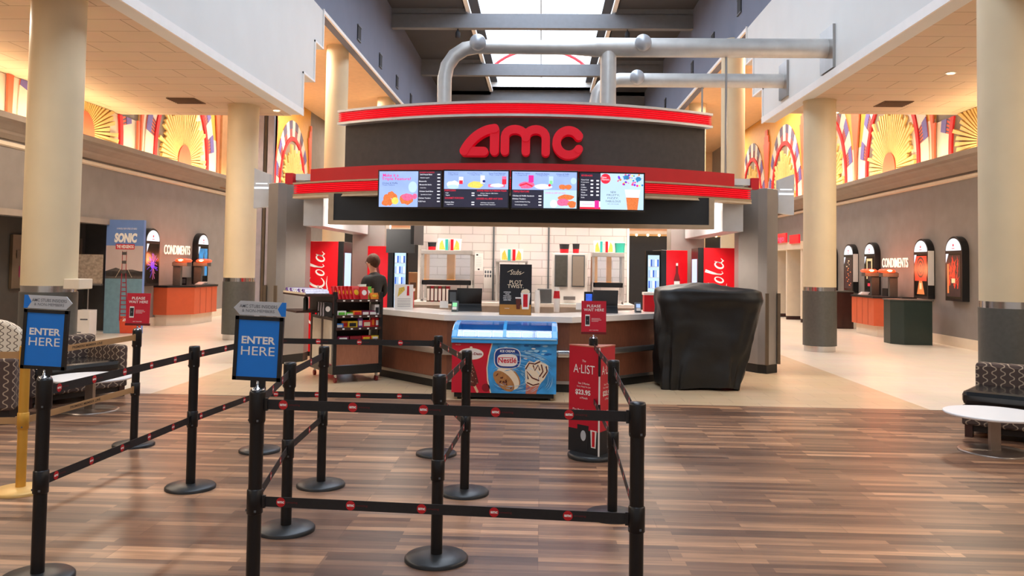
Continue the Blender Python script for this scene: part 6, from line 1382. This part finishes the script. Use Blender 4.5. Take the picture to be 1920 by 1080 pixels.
# restroom doorway screens on the far right
t = thing('cream_partition', 'cream partition panels with dark feet at far right of stand', 'partition', (8.6, 31.0, 0))
for k, x in enumerate((-0.85, 0.05, 0.95)):
    pass
for k, (x, y) in enumerate(((8.35, 30.2), (8.35, 28.6), (8.35, 27.0))):
    MB().box(x - 8.6 - 0.05, XR - 8.6, y - 31 - 0.06, y - 31 + 0.06, 0.12, 2.35, 'cream_panel').build('panel', t); MB().box(x - 8.6 - 0.05, XR - 8.6, y - 31 - 0.05, y - 31 + 0.05, 0, 0.12, 'cart_dark').build('foot', t)
MB().box(8.25 - 8.6, XR - 8.6, -4.1, -0.6, 2.35, 2.6, 'cream_panel').build('header', t)
m = MB(frame((8.24, 29.2, 2.62), (0, -1, 0))); m.rect(-2.0, -0.1, 0.9, 0.28, 0, 0.05, 'red_glow'); m.text('fandango', -0.4, 0.02, 0.26, 0.06, 'em_pink', w=2.3); m.M = frame((8.24, 26.9, 2.62), (0, -1, 0)); m.rect(-0.35, -0.12, 0.5, 0.12, 0, 0.05, 'red_glow')
o = m.build('red_sign'); o.location = (0, 0, 0); bpy.data.objects.remove(o, do_unlink=True)
m = MB(frame((0, 0, 0), (0, -1, 0))); m.rect(-1.3, -0.12, 1.3, 0.2, 0, 0.05, 'red_glow'); m.text('fandango', 0.1, 0.0, 0.26, 0.055, 'em_pink', w=2.0)
solo('red_sign', m, 'red lit sign with pink letters above the cream partitions', 'sign', (8.24, 29.6, 2.72))
solo('red_sign', MB(frame((0, 0, 0), (0, -1, 0))).rect(-0.5, -0.14, 0.5, 0.14, 0, 0.05, 'red_glow'), 'short red lit sign cut off by the second right column', 'sign', (8.24, 27.4, 2.68))
solo('red_notice', MB(frame((0, 0, 0), (1, 0, 0))).rect(-0.22, -0.3, 0.22, 0.3, 0, 0.01, 'sign_red').rect(-0.12, -0.2, 0.12, -0.17, 0.01, 0.012, 'white_ink').stroke([(-0.1, 0.12), (0.05, -0.1), (0.1, 0.12)], 0.02, 0.01, 0.012, 'white_ink'), 'small red square notice beside the second right column', 'notice', (8.75, 26.93, 1.35))
t = thing('hand_dryer', 'pale wall-mounted dispenser beside the right steel pillar', 'dispenser', (8.6, 31.5, 1.0)); MB().box(-0.18, 0.18, -0.1, 0.1, 0, 0.2, 'white_metal').build('box', t); MB(frame((0, 0, 0), (1, 0, 0))).poly([(-0.15, 0), (0.05, 0), (0.2, -0.35), (0.05, -0.38)], -0.05, 0.05, 'grey_plastic').build('chute', t); MB().box(-0.03, 0.03, -0.03, 0.03, -1.0, -0.1, 'steel').build('stand', t)

# far auditorium fronts seen through the stand
def audit(x0, x1, y, label, red):
    cx = (x0 + x1) / 2; t = thing('auditorium_front', label, 'entrance', (cx, y, 0)); a = x0 - cx; b = x1 - cx
    MB().box(a, b, 0, 0.4, 0, 4.2, 'tan_wall').build('surround', t); MB().box(a + 0.3, b - 0.3, -0.02, 0.0, 0, 2.95, 'panel_black').build('dark_opening', t)
    m = MB()
    for k in range(3): m.box(a + 0.1, b - 0.1, -0.08, 0.0, 3.3 + k * 0.24, 3.4 + k * 0.24, 'red_glow')
    m.build('red_stripe', t); MB().box(a, b, -0.25, 0.0, 3.02, 3.14, 'cream_panel').build('ledge', t)
    n = int((b - a) / 0.45)
    for k in range(n): MB().ball((a + 0.2 + k * 0.45, -0.2, 2.98), 0.05, 'bulb_warm', 10, 6).build('bulb', t)
audit(2.2, 8.2, 33.5, 'dark auditorium entrance with red stripes and bulb row, right', 1)
audit(-8.6, -2.4, 33.5, 'dark auditorium entrance with red stripes and bulb row, left', 1)
m = MB(frame((0, 0, 0), (1, 0, 0))); m.text('13', 0, 0, 0.45, 0.01, 'em_white', w=0.4)
solo('door_number', m, 'pale number 13 over the right auditorium entrance', 'sign', (7.3, 33.47, 2.7))

# ------------------------------------------------------------------ small ceiling lamps
def downlight(x, y, z, e=35, lab=''):
    t = thing('downlight', lab, 'lamp', (x, y, z), 0, 'small round lamps in the aisle ceilings')
    MB().lathe([(0.09, -0.012), (0.09, 0)], 'trim_white', 20).build('trim_ring', t); MB().lathe([(0.065, -0.018), (0.065, -0.012)], 'bulb_warm', 20).build('lens', t)
    l = bpy.data.lights.new('downlight_lamp', 'SPOT'); l.energy = e; l.color = SOFT; l.spot_size = math.radians(130); l.spot_blend = 0.6; l.shadow_soft_size = 0.07
    o = bpy.data.objects.new('downlight_lamp', l); col.objects.link(o); o.location = (x, y, z - 0.03)
for n, x, H in (('left', -7.6, HL), ('right', 7.3, HR)):
    for y in (-1, 3, 7, 11, 15):      # light of the lamps over the aisles
        area('aisle_lamp', (x, y, H - 0.06), (0.5, 0.5), 85, SOFT)
for x, y, H, lab in ((-7.33, 11.95, HL, 'small round lamp in the left aisle ceiling between the two columns'), (-5.95, 18.2, HL, 'small round lamp in the left aisle ceiling near its far edge'), (-7.0, 18.5, HL, 'small round lamp at the far edge of the left aisle ceiling behind the column'),
                     (7.2, 14.9, HR, 'small round lamp in the right aisle ceiling nearer than the brown vent'), (6.5, 19.0 - 0.3, HR, 'small round lamp at the far edge of the right aisle ceiling'), (5.75, 11.0, HR, 'small round lamp in the right aisle ceiling, high beside the near column'), (5.9, 18.4, HR, 'small dark round lamp in the right aisle ceiling just left of the column')):
    downlight(x, y, H, 12, lab)
# red arch work above the farthest skylight pane
m = MB(); m.tube([(-0.3 + 3.3 * math.cos(a), 48.0, 11.9 + 2.4 * math.sin(a)) for a in [PI * i / 24 for i in range(25)]], 0.09, 'red_panel', 8); m.tube([(0.6, 47.6, 11.9), (3.2, 48.2, 13.4)], 0.04, 'red_panel', 6); m.tube([(-3.4, 48, 11.9), (2.9, 48, 11.9)], 0.05, 'red_panel', 6); m.box(-3.6, 3.1, 47.8, 48.2, 11.6, 11.86, 'red_panel'); m.box(-0.4, -0.2, 47.9, 48.1, 0, 11.7, 'red_panel')
props(m.build('roof_sculpture'), 'red curved tubes above the farthest pane of the skylight', 'sculpture')
